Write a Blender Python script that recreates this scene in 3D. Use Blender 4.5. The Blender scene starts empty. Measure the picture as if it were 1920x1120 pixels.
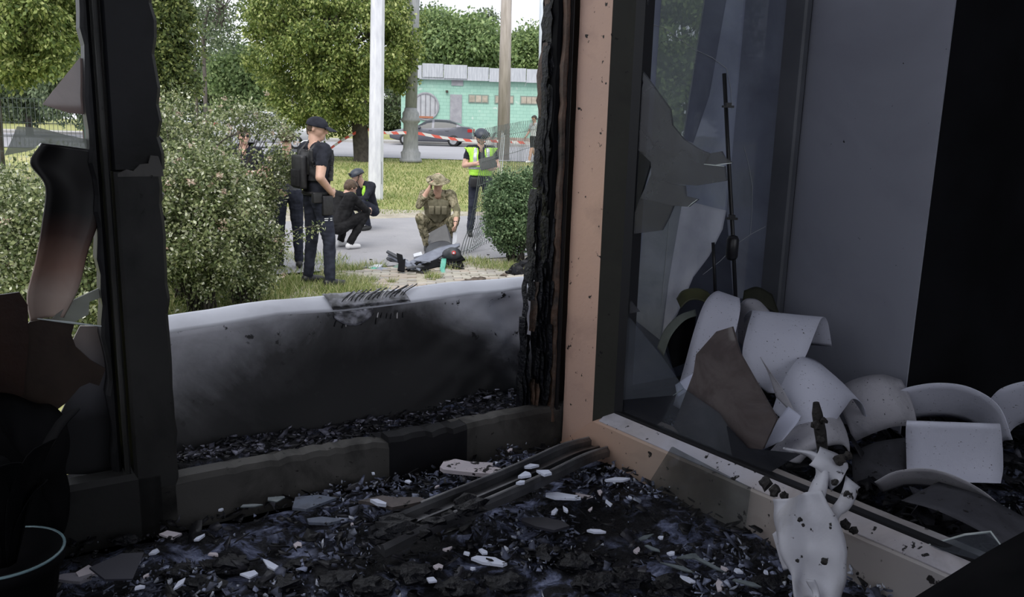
import bpy, bmesh, math, random
import numpy as np
from mathutils import Vector, Matrix, Euler, noise as mnoise

scene = bpy.context.scene
COL = scene.collection
rnd = random.Random(7)
nrng = np.random.default_rng(11)

# ---------------------------------------------------------------- camera, sky, sun, exposure
CAM_Z = 1.90                      # metres above the ground outside
F_PX = 1600.0                     # focal length for a 1920 px wide frame
PITCH = math.radians(11.93)
ROLL = math.radians(1.6)
CAM = Vector((0.0, 0.0, CAM_Z))
cam_data = bpy.data.cameras.new('camera')
cam_data.sensor_width = 36.0
cam_data.lens = F_PX / 1920.0 * 36.0
cam_data.clip_start = 0.02
cam_data.clip_end = 500.0
cam = bpy.data.objects.new('camera', cam_data)
COL.objects.link(cam)
CAM_ROT = Matrix.Rotation(math.pi / 2 - PITCH, 3, 'X') @ Matrix.Rotation(ROLL, 3, 'Z')
cam.matrix_world = Matrix.Translation(CAM) @ CAM_ROT.to_4x4()
scene.camera = cam

world = bpy.data.worlds.new('overcast_sky')
scene.world = world
world.use_nodes = True
wn, wl = world.node_tree.nodes, world.node_tree.links
wn.clear()
w_out = wn.new('ShaderNodeOutputWorld')
w_bg = wn.new('ShaderNodeBackground')
w_tc = wn.new('ShaderNodeTexCoord')
w_no = wn.new('ShaderNodeTexNoise')
w_no.inputs['Scale'].default_value = 2.5
w_no.inputs['Detail'].default_value = 4
w_cr = wn.new('ShaderNodeValToRGB')
w_cr.color_ramp.elements[0].color = (0.78, 0.83, 0.93, 1)
w_cr.color_ramp.elements[1].color = (0.90, 0.92, 0.98, 1)
w_cr.color_ramp.elements[0].position = 0.35
w_cr.color_ramp.elements[1].position = 0.65
wl.new(w_tc.outputs['Generated'], w_no.inputs['Vector'])
wl.new(w_no.outputs['Fac'], w_cr.inputs['Fac'])
wl.new(w_cr.outputs['Color'], w_bg.inputs['Color'])
w_bg.inputs['Strength'].default_value = 1.45
wl.new(w_bg.outputs['Background'], w_out.inputs['Surface'])

sun_data = bpy.data.lights.new('veiled_sun', 'SUN')
sun_data.energy = 2.8
sun_data.angle = math.radians(50)
sun_data.color = (1.0, 0.96, 0.90)
sun = bpy.data.objects.new('veiled_sun', sun_data)
sun.rotation_euler = Euler((math.radians(36), math.radians(-10), 0))
COL.objects.link(sun)

scene.view_settings.view_transform = 'Standard'
scene.view_settings.look = 'None'
scene.view_settings.gamma = 1.0
scene.view_settings.use_curve_mapping = False
scene.view_settings.exposure = 0.0

# ---------------------------------------------------------------- measuring helpers
# the window wall: HINGE is the foot of the post, WU runs along the wall, WN points outdoors
HINGE = Vector((0.092, 1.433, 0.0))
WU = Vector((0.839, 0.544, 0.0)).normalized()
WN = Vector((-WU.y, WU.x, 0.0))
SD = Vector((0.60, -0.80, 0.0)).normalized()      # direction of the open sash
SNV = Vector((-0.80, -0.60, 0.0)).normalized()    # the face of the sash that looks to the opening
FLOOR = 1.35
UP = Vector((0, 0, 1))

def ray(px, py):
    return CAM_ROT @ Vector(((px - 960.0) / F_PX, -(py - 560.0) / F_PX, -1.0))
def at_y(px, py, y):
    d = ray(px, py); return CAM + d * (y / d.y)
def at_z(px, py, z):
    d = ray(px, py); return CAM + d * ((z - CAM_Z) / d.z)
def at_plane(px, py, p, n):
    d = ray(px, py); return CAM + d * ((p - CAM).dot(n) / d.dot(n))
def at_n(px, py, n):
    return at_plane(px, py, HINGE + WN * n, WN)
def at_sash(px, py, off=0.0):
    return at_plane(px, py, HINGE + SNV * off, SNV)
def W(u, n, z):
    p = HINGE + WU * u + WN * n; return Vector((p.x, p.y, z))
def S(s, off, z):
    p = HINGE + SD * s + SNV * off; return Vector((p.x, p.y, z))
def sst(a, b, x):
    t = min(1.0, max(0.0, (x - a) / (b - a))); return t * t * (3 - 2 * t)
def gz(x, y):                                    # height of the ground outdoors
    return 0.27 * sst(17, 33, y)
def at_g(px, py):
    z = 0.0
    for _ in range(8):
        p = at_z(px, py, z); z = gz(p.x, min(max(p.y, 0), 200))
    return p
def nz(p, s=1.0, seed=0.0):
    return mnoise.noise(Vector((p[0] * s + seed, p[1] * s + seed * 1.7, p[2] * s - seed)))

# ---------------------------------------------------------------- objects
def link(o):
    COL.objects.link(o); return o
def tag(o, label=None, cat=None, group=None, kind=None):
    if label: o['label'] = label
    if cat: o['category'] = cat
    if group: o['group'] = group
    if kind: o['kind'] = kind
    return o
def thing(name, label, cat, loc=(0, 0, 0), rotz=0.0, group=None, kind=None):
    o = bpy.data.objects.new(name, None)
    o.empty_display_size = 0.1
    link(o); o.location = loc; o.rotation_euler = (0, 0, rotz)
    return tag(o, label, cat, group, kind)
def wloc(o):
    p = Vector((0, 0, 0))
    while o is not None:
        p = p + Vector(o.location); o = o.parent
    return p
def dup(root, loc=None, rotz=None, label=None, group=None, scale=None):
    r = link(root.copy())
    if loc is not None: r.location = loc
    if rotz is not None: r.rotation_euler = (0, 0, rotz)
    if scale is not None: r.scale = (scale,) * 3 if not hasattr(scale, '__len__') else scale
    if label: r['label'] = label
    if group: r['group'] = group
    for ch in list(root.children):
        c = link(ch.copy()); c.parent = r
        for g in list(ch.children):
            d = link(g.copy()); d.parent = c
    return r
def set_mesh(me, mats, smooth):
    for m in (mats if isinstance(mats, (list, tuple)) else [mats]):
        me.materials.append(m)
    if smooth:
        me.polygons.foreach_set('use_smooth', [True] * len(me.polygons))
def place(name, me, parent=None, loc=None):
    """link a mesh given in world coordinates; its origin goes to its base (or stays with the parent)"""
    n = len(me.vertices)
    co = np.empty(n * 3); me.vertices.foreach_get('co', co); co = co.reshape(-1, 3)
    if parent is not None:
        base = np.array(wloc(parent)); own = np.zeros(3)
    else:
        base = np.array(loc) if loc is not None else np.array([(co[:, 0].min() + co[:, 0].max()) / 2, (co[:, 1].min() + co[:, 1].max()) / 2, co[:, 2].min()])
        own = base
    co -= base
    me.vertices.foreach_set('co', co.ravel()); me.update()
    o = link(bpy.data.objects.new(name, me))
    o.location = own
    if parent is not None: o.parent = parent
    return o

class MB:
    def __init__(self):
        self.v, self.f, self.m = [], [], []
    def add(self, vs, fs, mi=0):
        b = len(self.v)
        self.v += [tuple(p) for p in vs]
        self.f += [tuple(b + i for i in f) for f in fs]
        self.m += [mi] * len(fs)
        return self
    def box(self, c, s, R=None, mi=0):
        c = Vector(c); vs = []
        for x in (-.5, .5):
            for y in (-.5, .5):
                for z in (-.5, .5):
                    p = Vector((x * s[0], y * s[1], z * s[2]))
                    vs.append(c + (R @ p if R is not None else p))
        return self.add(vs, [(0, 1, 3, 2), (4, 6, 7, 5), (0, 4, 5, 1), (2, 3, 7, 6), (0, 2, 6, 4), (1, 5, 7, 3)], mi)
    def hexa(self, a, b, mi=0):
        """two quads a and b (same order) joined into a solid"""
        return self.add(list(a) + list(b), [(3, 2, 1, 0), (4, 5, 6, 7)] + [(i, (i + 1) % 4, 4 + (i + 1) % 4, 4 + i) for i in range(4)], mi)
    def prism(self, pts, off, mi=0):
        n = len(pts); off = Vector(off)
        pts = [Vector(p) for p in pts]
        nn = Vector((0, 0, 0))
        for i in range(n):
            nn += pts[i].cross(pts[(i + 1) % n])
        if nn.dot(off) > 0: pts = pts[::-1]
        vs = pts + [p + off for p in pts]
        return self.add(vs, [tuple(range(n)), tuple(range(2 * n - 1, n - 1, -1))] + [(i, n + i, n + (i + 1) % n, (i + 1) % n) for i in range(n)], mi)
    def tube(self, pts, rad, seg=8, cap=True, mi=0, flat=1.0):
        pts = [Vector(p) for p in pts]; n = len(pts)
        rad = rad if hasattr(rad, '__len__') else [rad] * n
        vs, fs = [], []
        x = None
        for i, p in enumerate(pts):
            t = (pts[min(i + 1, n - 1)] - pts[max(i - 1, 0)])
            t = t.normalized() if t.length > 1e-9 else UP
            if x is None:
                x = t.orthogonal().normalized()
            else:
                x = (x - t * x.dot(t)); x = x.normalized() if x.length > 1e-6 else t.orthogonal().normalized()
            y = t.cross(x)
            for k in range(seg):
                a = 2 * math.pi * k / seg
                vs.append(p + (x * math.cos(a) + y * math.sin(a) * flat) * rad[i])
        for i in range(n - 1):
            for k in range(seg):
                k2 = (k + 1) % seg
                fs.append((i * seg + k, i * seg + k2, (i + 1) * seg + k2, (i + 1) * seg + k))
        if cap:
            fs.append(tuple(range(seg - 1, -1, -1))); fs.append(tuple((n - 1) * seg + k for k in range(seg)))
        return self.add(vs, fs, mi)
    def lathe(self, c, prof, seg=16, mi=0, R=None):
        c = Vector(c); vs, fs = [], []
        for r, z in prof:
            for k in range(seg):
                a = 2 * math.pi * k / seg
                p = Vector((r * math.cos(a), r * math.sin(a), z))
                vs.append(c + (R @ p if R is not None else p))
        for i in range(len(prof) - 1):
            for k in range(seg):
                k2 = (k + 1) % seg
                fs.append((i * seg + k, i * seg + k2, (i + 1) * seg + k2, (i + 1) * seg + k))
        fs.append(tuple(range(seg - 1, -1, -1))); fs.append(tuple((len(prof) - 1) * seg + k for k in range(seg)))
        return self.add(vs, fs, mi)
    def sweep(self, pts, sec, side, up=UP, cap=True, mi=0):
        """sec: closed list of (a, b) in the frame (side, up) carried along pts"""
        n, k = len(pts), len(sec); vs, fs = [], []
        for i, p in enumerate(pts):
            sd = side(i) if callable(side) else side
            for a, b in sec:
                vs.append(Vector(p) + sd * a + up * b)
        for i in range(n - 1):
            for j in range(k):
                j2 = (j + 1) % k
                fs.append((i * k + j, i * k + j2, (i + 1) * k + j2, (i + 1) * k + j))
        if cap:
            fs.append(tuple(range(k - 1, -1, -1))); fs.append(tuple((n - 1) * k + j for j in range(k)))
        return self.add(vs, fs, mi)
    def grid(self, fn, nu, nv, mi=0):
        vs = [fn(i / nu, j / nv) for j in range(nv + 1) for i in range(nu + 1)]
        fs = [(j * (nu + 1) + i, j * (nu + 1) + i + 1, (j + 1) * (nu + 1) + i + 1, (j + 1) * (nu + 1) + i) for j in range(nv) for i in range(nu)]
        return self.add(vs, fs, mi)
    def mesh(self, name, mats, smooth=False, solid=0.0, bevel=0.0, fix=False, merge=0.0):
        me = bpy.data.meshes.new(name)
        me.from_pydata([tuple(p) for p in self.v], [], self.f)
        set_mesh(me, mats, smooth)
        if any(self.m): me.polygons.foreach_set('material_index', self.m)
        if solid or bevel or fix or merge:
            bm = bmesh.new(); bm.from_mesh(me)
            if merge: bmesh.ops.remove_doubles(bm, verts=bm.verts[:], dist=merge)
            if solid: bmesh.ops.solidify(bm, geom=bm.faces[:], thickness=solid)
            if bevel:
                bmesh.ops.bevel(bm, geom=[e for e in bm.edges if len(e.link_faces) == 2 and e.calc_face_angle(0) > 0.5], offset=bevel, segments=2, affect='EDGES', profile=0.6, clamp_overlap=True)
            if fix or solid: bmesh.ops.recalc_face_normals(bm, faces=bm.faces[:])
            if smooth:
                for f in bm.faces: f.smooth = True
            bm.to_mesh(me); bm.free()
        me.update()
        return me
    def build(self, name, mats, parent=None, loc=None, **k):
        return place(name, self.mesh(name, mats, **k), parent, loc)

def fast_mesh(name, v, f, mats, smooth=False):
    """v: (n,3) array, f: (m,k) array with k corners for every face"""
    me = bpy.data.meshes.new(name)
    m, k = f.shape
    me.vertices.add(len(v)); me.vertices.foreach_set('co', v.astype(np.float32).ravel())
    me.loops.add(m * k); me.loops.foreach_set('vertex_index', f.astype(np.int32).ravel())
    me.polygons.add(m)
    me.polygons.foreach_set('loop_start', np.arange(0, m * k, k, dtype=np.int32))
    me.update(calc_edges=True)
    set_mesh(me, mats, smooth)
    return me

def crom(pts, n):
    """smooth curve through points (Catmull-Rom), n steps per span"""
    pts = [Vector(p) for p in pts]
    q = [pts[0] * 2 - pts[1]] + pts + [pts[-1] * 2 - pts[-2]]
    out = []
    for i in range(1, len(q) - 2):
        for k in range(n):
            t = k / n; a, b, c, d = q[i - 1], q[i], q[i + 1], q[i + 2]
            out.append(0.5 * ((2 * b) + (c - a) * t + (2 * a - 5 * b + 4 * c - d) * t * t + (3 * b - a - 3 * c + d) * t ** 3))
    out.append(pts[-1].copy())
    return out

# ---------------------------------------------------------------- materials
def rgb(*c):                                     # 0-255 sRGB to linear
    return tuple(((x / 255) / 12.92 if x / 255 <= 0.04045 else ((x / 255 + 0.055) / 1.055) ** 2.4) for x in c) + (1.0,)
def lin(c):
    return tuple(c) if len(c) == 4 else tuple(c) + (1.0,)
class NT:
    def __init__(self, name):
        self.mat = bpy.data.materials.new(name); self.mat.use_nodes = True
        self.n, self.l = self.mat.node_tree.nodes, self.mat.node_tree.links
        self.n.clear(); self.out = self.n.new('ShaderNodeOutputMaterial')
        self.tc = self.n.new('ShaderNodeTexCoord')
    def node(self, t, **kw):
        x = self.n.new(t)
        for k, v in kw.items():
            if hasattr(x, k): setattr(x, k, v)
            else: self.put(x.inputs[k.replace('_', ' ')], v)
        return x
    def put(self, sock, v):
        if hasattr(v, 'default_value') and hasattr(v, 'is_output') or isinstance(v, bpy.types.NodeSocket): self.l.new(v, sock)
        else: sock.default_value = v
    def noise(self, scale, detail=5, rough=0.55, vec=None, dist=0.0):
        x = self.n.new('ShaderNodeTexNoise'); x.inputs['Scale'].default_value = scale
        x.inputs['Detail'].default_value = detail; x.inputs['Roughness'].default_value = rough; x.inputs['Distortion'].default_value = dist
        self.l.new(vec if vec is not None else self.tc.outputs['Object'], x.inputs['Vector'])
        return x.outputs['Fac']
    def ramp(self, fac, stops):
        x = self.n.new('ShaderNodeValToRGB'); e = x.color_ramp.elements
        while len(e) < len(stops): e.new(0.5)
        for i, (p, c) in enumerate(stops):
            e[i].position = p; e[i].color = lin(c) if hasattr(c, '__len__') else (c, c, c, 1)
        self.put(x.inputs['Fac'], fac); return x.outputs['Color']
    def mix(self, fac, a, b, mode='MIX'):
        x = self.n.new('ShaderNodeMix'); x.data_type = 'RGBA'; x.blend_type = mode
        self.put(x.inputs['Factor'], fac)
        self.put(x.inputs[6], a if isinstance(a, bpy.types.NodeSocket) else lin(a)); self.put(x.inputs[7], b if isinstance(b, bpy.types.NodeSocket) else lin(b))
        return x.outputs[2]
    def math(self, op, a, b=0.0, clamp=False):
        x = self.n.new('ShaderNodeMath'); x.operation = op; x.use_clamp = clamp
        self.put(x.inputs[0], a); self.put(x.inputs[1], b); return x.outputs[0]
    def sep(self, vec=None):
        x = self.n.new('ShaderNodeSeparateXYZ'); self.l.new(vec if vec is not None else self.tc.outputs['Object'], x.inputs[0]); return x.outputs
    def bump(self, h, strength=0.3, dist=0.01):
        x = self.n.new('ShaderNodeBump'); x.inputs['Strength'].default_value = strength; x.inputs['Distance'].default_value = dist
        self.put(x.inputs['Height'], h); return x.outputs['Normal']
    def mapped(self, scale=(1, 1, 1), rot=(0, 0, 0)):
        x = self.n.new('ShaderNodeMapping'); x.inputs['Scale'].default_value = scale; x.inputs['Rotation'].default_value = rot
        self.l.new(self.tc.outputs['Object'], x.inputs['Vector']); return x.outputs['Vector']
    def pbr(self, col, rough=0.6, metal=0.0, spec=0.5, normal=None):
        b = self.n.new('ShaderNodeBsdfPrincipled')
        self.put(b.inputs['Base Color'], col if isinstance(col, bpy.types.NodeSocket) else lin(col))
        self.put(b.inputs['Roughness'], rough); self.put(b.inputs['Metallic'], metal); self.put(b.inputs['Specular IOR Level'], spec)
        if normal is not None: self.l.new(normal, b.inputs['Normal'])
        return b.outputs[0]
    def finish(self, sh):
        self.l.new(sh, self.out.inputs['Surface']); return self.mat

def plain(name, c, rough=0.6, metal=0.0, spec=0.5):
    t = NT(name); return t.finish(t.pbr(c, rough, metal, spec))
def mottled(name, c1, c2, scale=6, rough=0.6, lo=0.35, hi=0.65, bump=0.0, bscale=None, metal=0.0, spec=0.5, detail=6, bdist=0.01, stretch=None):
    t = NT(name)
    vec = t.mapped(stretch) if stretch else None
    c = t.ramp(t.noise(scale, detail, vec=vec), [(lo, c1), (hi, c2)])
    nrm = t.bump(t.noise(bscale or scale * 3, detail, vec=vec), bump, bdist) if bump else None
    return t.finish(t.pbr(c, rough, metal, spec, nrm))
def leafy(name, stops, trans=0.35, rough=0.55):
    t = NT(name)
    g = t.n.new('ShaderNodeNewGeometry')
    c = t.ramp(g.outputs['Random Per Island'], stops)
    d = t.pbr(c, rough, 0, 0.35)
    tr = t.n.new('ShaderNodeBsdfTranslucent'); t.l.new(c, tr.inputs['Color'])
    mx = t.n.new('ShaderNodeMixShader'); mx.inputs[0].default_value = trans
    t.l.new(d, mx.inputs[1]); t.l.new(tr.outputs[0], mx.inputs[2])
    return t.finish(mx.outputs[0])
# ================================================================ MATERIALS INDOORS
def m_ash():
    t = NT('ash_floor')
    a = t.noise(26, 9, 0.68, dist=0.4); b = t.noise(5, 5, 0.6); c = t.noise(150, 3, 0.6)
    base = t.ramp(a, [(0.40, (0.006, 0.006, 0.008)), (0.50, (0.018, 0.019, 0.028)), (0.57, (0.13, 0.15, 0.25)), (0.66, (0.36, 0.40, 0.58))])
    col = t.mix(t.ramp(b, [(0.40, 1.0), (0.52, 0.0)]), base, (0.006, 0.006, 0.008))
    return t.finish(t.pbr(col, t.ramp(c, [(0.4, 0.35), (0.6, 0.8)]), 0, 0.25, t.bump(a, 0.9, 0.02)))
def m_flakes(name, stops, rough=0.55, spec=0.25):
    t = NT(name); g = t.n.new('ShaderNodeNewGeometry')
    c = t.ramp(g.outputs['Random Per Island'], stops)
    d = t.mix(t.ramp(t.noise(60, 5), [(0.42, 0.0), (0.62, 0.75)]), c, (0.010, 0.010, 0.012))
    return t.finish(t.pbr(d, rough, 0, spec, t.bump(t.noise(120, 4), 0.4, 0.004)))
def m_sooty(name, c1, c2, soot, scale=7, lo=0.45, hi=0.7, speck=0.6, rough=0.6, bump=0.15, sp=70):
    """painted or plastic surface with broad soot clouds and small black specks"""
    t = NT(name)
    base = t.ramp(t.noise(scale * 0.6, 5), [(0.35, c1), (0.65, c2)])
    col = t.mix(t.ramp(t.noise(scale, 7, 0.6, dist=0.5), [(lo, 0.0), (hi, 1.0)]), base, soot)
    if speck: col = t.mix(t.ramp(t.noise(sp, 3, 0.6), [(speck, 0.0), (speck + 0.04, 1.0)]), col, (0.012, 0.011, 0.011))
    return t.finish(t.pbr(col, rough, 0, 0.25, t.bump(t.noise(90, 4), bump, 0.004)))
def m_film(name, col, soot, clear, lo=0.4, hi=0.65, scale=6, gloss=0.08):
    """sooty window glass: CLEAR of the light passes, the rest is a scattering film with darker clouds"""
    t = NT(name)
    n = t.noise(scale, 7, 0.6, dist=0.7)
    c = t.mix(t.ramp(n, [(lo, 0.0), (hi, 1.0)]), col, soot)
    d = t.n.new('ShaderNodeBsdfDiffuse'); t.l.new(c, d.inputs['Color'])
    tl = t.n.new('ShaderNodeBsdfTranslucent'); t.l.new(c, tl.inputs['Color'])
    m0 = t.n.new('ShaderNodeMixShader'); m0.inputs[0].default_value = 0.22
    t.l.new(d.outputs[0], m0.inputs[1]); t.l.new(tl.outputs[0], m0.inputs[2])
    tr = t.n.new('ShaderNodeBsdfTransparent'); tr.inputs['Color'].default_value = (0.93, 0.96, 0.97, 1)
    m1 = t.n.new('ShaderNodeMixShader')
    t.put(m1.inputs[0], t.ramp(t.noise(scale * 1.7, 6), [(0.3, min(1, clear * 1.25)), (0.7, clear * 0.75)]))
    t.l.new(m0.outputs[0], m1.inputs[1]); t.l.new(tr.outputs[0], m1.inputs[2])
    g = t.n.new('ShaderNodeBsdfGlossy'); g.inputs['Roughness'].default_value = 0.04
    m2 = t.n.new('ShaderNodeMixShader'); m2.inputs[0].default_value = gloss
    t.l.new(m1.outputs[0], m2.inputs[1]); t.l.new(g.outputs[0], m2.inputs[2])
    return t.finish(m2.outputs[0])
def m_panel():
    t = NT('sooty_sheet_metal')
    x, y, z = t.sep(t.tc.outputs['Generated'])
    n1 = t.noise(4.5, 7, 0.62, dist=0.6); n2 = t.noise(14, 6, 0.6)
    # burn in the middle and low; clean corners, far one paled to carry skylight
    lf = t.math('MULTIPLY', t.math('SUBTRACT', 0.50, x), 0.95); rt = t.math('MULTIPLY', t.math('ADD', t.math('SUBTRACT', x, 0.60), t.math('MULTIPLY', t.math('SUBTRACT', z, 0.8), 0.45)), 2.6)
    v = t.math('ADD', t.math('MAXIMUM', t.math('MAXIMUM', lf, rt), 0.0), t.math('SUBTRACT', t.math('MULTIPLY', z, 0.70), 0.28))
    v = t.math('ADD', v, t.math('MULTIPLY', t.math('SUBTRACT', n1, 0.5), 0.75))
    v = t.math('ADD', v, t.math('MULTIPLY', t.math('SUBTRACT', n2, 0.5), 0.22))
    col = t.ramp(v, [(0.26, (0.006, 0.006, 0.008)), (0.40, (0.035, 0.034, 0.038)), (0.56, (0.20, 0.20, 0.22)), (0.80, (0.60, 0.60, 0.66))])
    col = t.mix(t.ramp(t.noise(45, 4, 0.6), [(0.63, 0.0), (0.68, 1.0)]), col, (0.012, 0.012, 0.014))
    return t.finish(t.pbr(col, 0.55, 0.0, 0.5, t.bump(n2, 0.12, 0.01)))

ASH = m_ash()
CHAR = mottled('alligator_char', (0.002, 0.002, 0.003), (0.005, 0.0055, 0.010), 40, 0.42, bump=0.8, bscale=120, bdist=0.006, spec=0.28)
CHAR_BROWN = mottled('brown_char', (0.02, 0.012, 0.008), (0.10, 0.055, 0.035), 30, 0.6, bump=0.6, bscale=100, bdist=0.005)
BLACK = mottled('soot_black', (0.002, 0.002, 0.003), (0.006, 0.006, 0.007), 12, 0.8, spec=0.08)
PVC_PINK = m_sooty('scorched_plastic', (0.62, 0.40, 0.30), (0.50, 0.34, 0.28), (0.20, 0.13, 0.11), 5, 0.52, 0.85, 0.66, 0.5)
PVC_GREY = m_sooty('smoked_plastic', (0.022, 0.022, 0.022), (0.036, 0.035, 0.034), (0.008, 0.008, 0.008), 6, 0.48, 0.75, 0.68, 0.55)
PVC_RAIL = m_sooty('smoked_rail_plastic', (0.060, 0.058, 0.055), (0.10, 0.095, 0.09), (0.006, 0.006, 0.006), 7, 0.46, 0.64, 0.66, 0.6)
PVC_WHITE = m_sooty('pale_plastic', (0.50, 0.49, 0.50), (0.62, 0.60, 0.60), (0.16, 0.13, 0.11), 5, 0.58, 0.8, 0.62, 0.5)
PVC_DARK = m_sooty('blackened_plastic', (0.009, 0.009, 0.011), (0.017, 0.017, 0.020), (0.003, 0.003, 0.003), 8, 0.45, 0.7, 0.7, 0.5)
BEAD = m_sooty('olive_bead', (0.030, 0.030, 0.025), (0.045, 0.044, 0.036), (0.02, 0.02, 0.018), 8, 0.55, 0.8, 0.68, 0.5)
GASKET = plain('rubber_gasket', (0.008, 0.008, 0.010), 0.5)
PAINT = m_sooty('sooty_white_paint', (0.30, 0.31, 0.37), (0.34, 0.35, 0.41), (0.22, 0.22, 0.27), 2.5, 0.45, 0.8, 0.73, 0.75, 0.06)
SMOKY = mottled('smoky_plaster', (0.30, 0.31, 0.35), (0.42, 0.43, 0.48), 2, 0.85, spec=0.1)
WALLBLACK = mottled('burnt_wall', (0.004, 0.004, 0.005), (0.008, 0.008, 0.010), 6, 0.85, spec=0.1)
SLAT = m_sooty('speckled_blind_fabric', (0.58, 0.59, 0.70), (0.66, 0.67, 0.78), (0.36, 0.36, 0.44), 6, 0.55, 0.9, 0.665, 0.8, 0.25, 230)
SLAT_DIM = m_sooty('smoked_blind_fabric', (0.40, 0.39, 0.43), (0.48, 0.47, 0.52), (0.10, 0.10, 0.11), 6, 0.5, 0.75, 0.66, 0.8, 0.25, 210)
PAPER = m_sooty('pale_blue_paper', (0.72, 0.74, 0.92), (0.80, 0.82, 0.98), (0.5, 0.5, 0.65), 6, 0.6, 0.9, 0.7, 0.8, 0.1)
OLIVE = mottled('olive_glaze', (0.06, 0.065, 0.025), (0.13, 0.13, 0.06), 8, 0.35)
GREYGREEN = mottled('dusty_green_card', (0.20, 0.23, 0.20), (0.12, 0.13, 0.11), 9, 0.7)
ROD = plain('black_rod', (0.010, 0.010, 0.012), 0.4)
PLASTER = m_sooty('plaster_fragment', (0.62, 0.66, 0.80), (0.72, 0.76, 0.90), (0.25, 0.26, 0.32), 25, 0.62, 0.8, 0.66, 0.8)
PINKTILE = m_sooty('pinkish_plaster', (0.48, 0.44, 0.48), (0.58, 0.52, 0.55), (0.20, 0.17, 0.18), 30, 0.60, 0.8, 0.585, 0.75)
ALU = mottled('burnt_aluminium', (0.03, 0.03, 0.035), (0.16, 0.16, 0.17), 9, 0.38, metal=0.6, bump=0.2)
MELT = m_sooty('melted_plastic', (0.46, 0.46, 0.51), (0.56, 0.56, 0.62), (0.22, 0.19, 0.17), 11, 0.50, 0.8, 0.665, 0.4)
BROWNGLASS = m_sooty('brown_scorched_glass', (0.26, 0.18, 0.15), (0.34, 0.25, 0.21), (0.09, 0.055, 0.045), 5, 0.42, 0.75, 0.72, 0.4)
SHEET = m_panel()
EDGE = plain('glass_edge', (0.55, 0.60, 0.60), 0.15)

# ================================================================ ROOM SHELL
U_REV = (at_n(1745, 360, -0.31) - HINGE).dot(WU)        # corner of the reveal and the room wall
U_IN = (at_n(1478, 380, 0.02) - HINGE).dot(WU)          # where the reveal meets the window frame
CEIL = FLOOR + 2.55
def wallbox(name, u0, u1, n0, n1, z0, z1, mat, parent=None):
    a = [W(u0, n0, z0), W(u1, n0, z0), W(u1, n1, z0), W(u0, n1, z0)]
    b = [p + UP * (z1 - z0) for p in a]
    o = MB().hexa(a, b).build(name, mat, parent, fix=True)
    if parent is None: o['kind'] = 'structure'
    return o
# floor: a slab with a real relief of ash and rubble
def floor_h(u, n):
    p = (u, n, 0.0)
    near = sst(-1.2, -0.5, n)
    return FLOOR + near * (0.013 * nz(p, 5, 3) + 0.010 * nz(p, 13, 9) + 0.007 * nz(p, 31, 1) + 0.004 * nz(p, 70, 2)) - 0.010
m = MB()
m.grid(lambda a, b: W(-1.7 + 3.2 * a, -1.25 + 1.22 * b, floor_h(-1.7 + 3.2 * a, -1.25 + 1.22 * b)), 220, 90)
fl = m.build('floor', ASH, smooth=True); fl['kind'] = 'structure'
wallbox('floor_slab', -3.2, 2.6, -4.2, 0.10, FLOOR - 0.20, FLOOR - 0.045, BLACK, fl).location = -Vector(fl.location)
for c in fl.children:                                    # child mesh is given in world coordinates
    c.location = (0, 0, 0)
_q = [W(U_IN + .004, 0.06, FLOOR - .2), W(U_REV + .004, -0.31, FLOOR - .2), W(2.6, -0.31, FLOOR - .2), W(2.6, 0.12, FLOOR - .2), W(U_IN + .004, 0.12, FLOOR - .2)]
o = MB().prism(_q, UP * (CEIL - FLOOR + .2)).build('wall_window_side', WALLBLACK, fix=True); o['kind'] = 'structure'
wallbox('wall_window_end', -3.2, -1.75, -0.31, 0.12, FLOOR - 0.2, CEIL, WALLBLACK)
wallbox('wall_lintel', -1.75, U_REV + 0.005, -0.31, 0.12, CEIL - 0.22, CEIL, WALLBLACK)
wallbox('wall_right', 2.6, 2.8, -4.2, 0.12, FLOOR - 0.2, CEIL, SMOKY)
wallbox('ceiling', -3.4, 2.8, -4.4, 0.12, CEIL, CEIL + 0.2, SMOKY)
# the white reveal beside the window
a = [W(U_IN, 0.06, FLOOR - 0.2), W(U_REV, -0.31, FLOOR - 0.2), W(U_REV + 0.0035, -0.31, FLOOR - 0.2), W(U_IN + 0.0035, 0.06, FLOOR - 0.2)]
o = MB().hexa(a, [p + UP * 2.6 for p in a]).build('wall_reveal', PAINT, fix=True); o['kind'] = 'structure'
# walls behind the camera; openings added and plaster kept pale to light the room
def wall_with_opening(name, corner, along, thick, length, o0, o1, oz0, oz1):
    m = MB()
    def bx(l0, l1, z0, z1):
        a = [corner + along * l0 + UP * z0, corner + along * l1 + UP * z0, corner + along * l1 + thick + UP * z0, corner + along * l0 + thick + UP * z0]
        m.hexa(a, [p + UP * (z1 - z0) for p in a])
    bx(0, o0, 0, 2.75); bx(o1, length, 0, 2.75); bx(o0, o1, 0, oz0); bx(o0, o1, oz1, 2.75)
    o = m.build(name, SMOKY, fix=True); o['kind'] = 'structure'
wall_with_opening('wall_back', W(-3.2, -4.2, FLOOR - 0.2), WU, WN * -0.2, 5.8, 1.2, 5.0, 0.75, 2.60)
wall_with_opening('wall_left', W(-3.2, -4.4, FLOOR - 0.2), WN, WU * -0.2, 4.6, 0.8, 4.0, 0.75, 2.60)

# ================================================================ WINDOW FRAME, window_1
TOPZ = CEIL - 0.22
win = thing('window_1', None, None, W(-0.4, 0.035, FLOOR), kind='structure')
RAIL_H = 0.058
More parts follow.
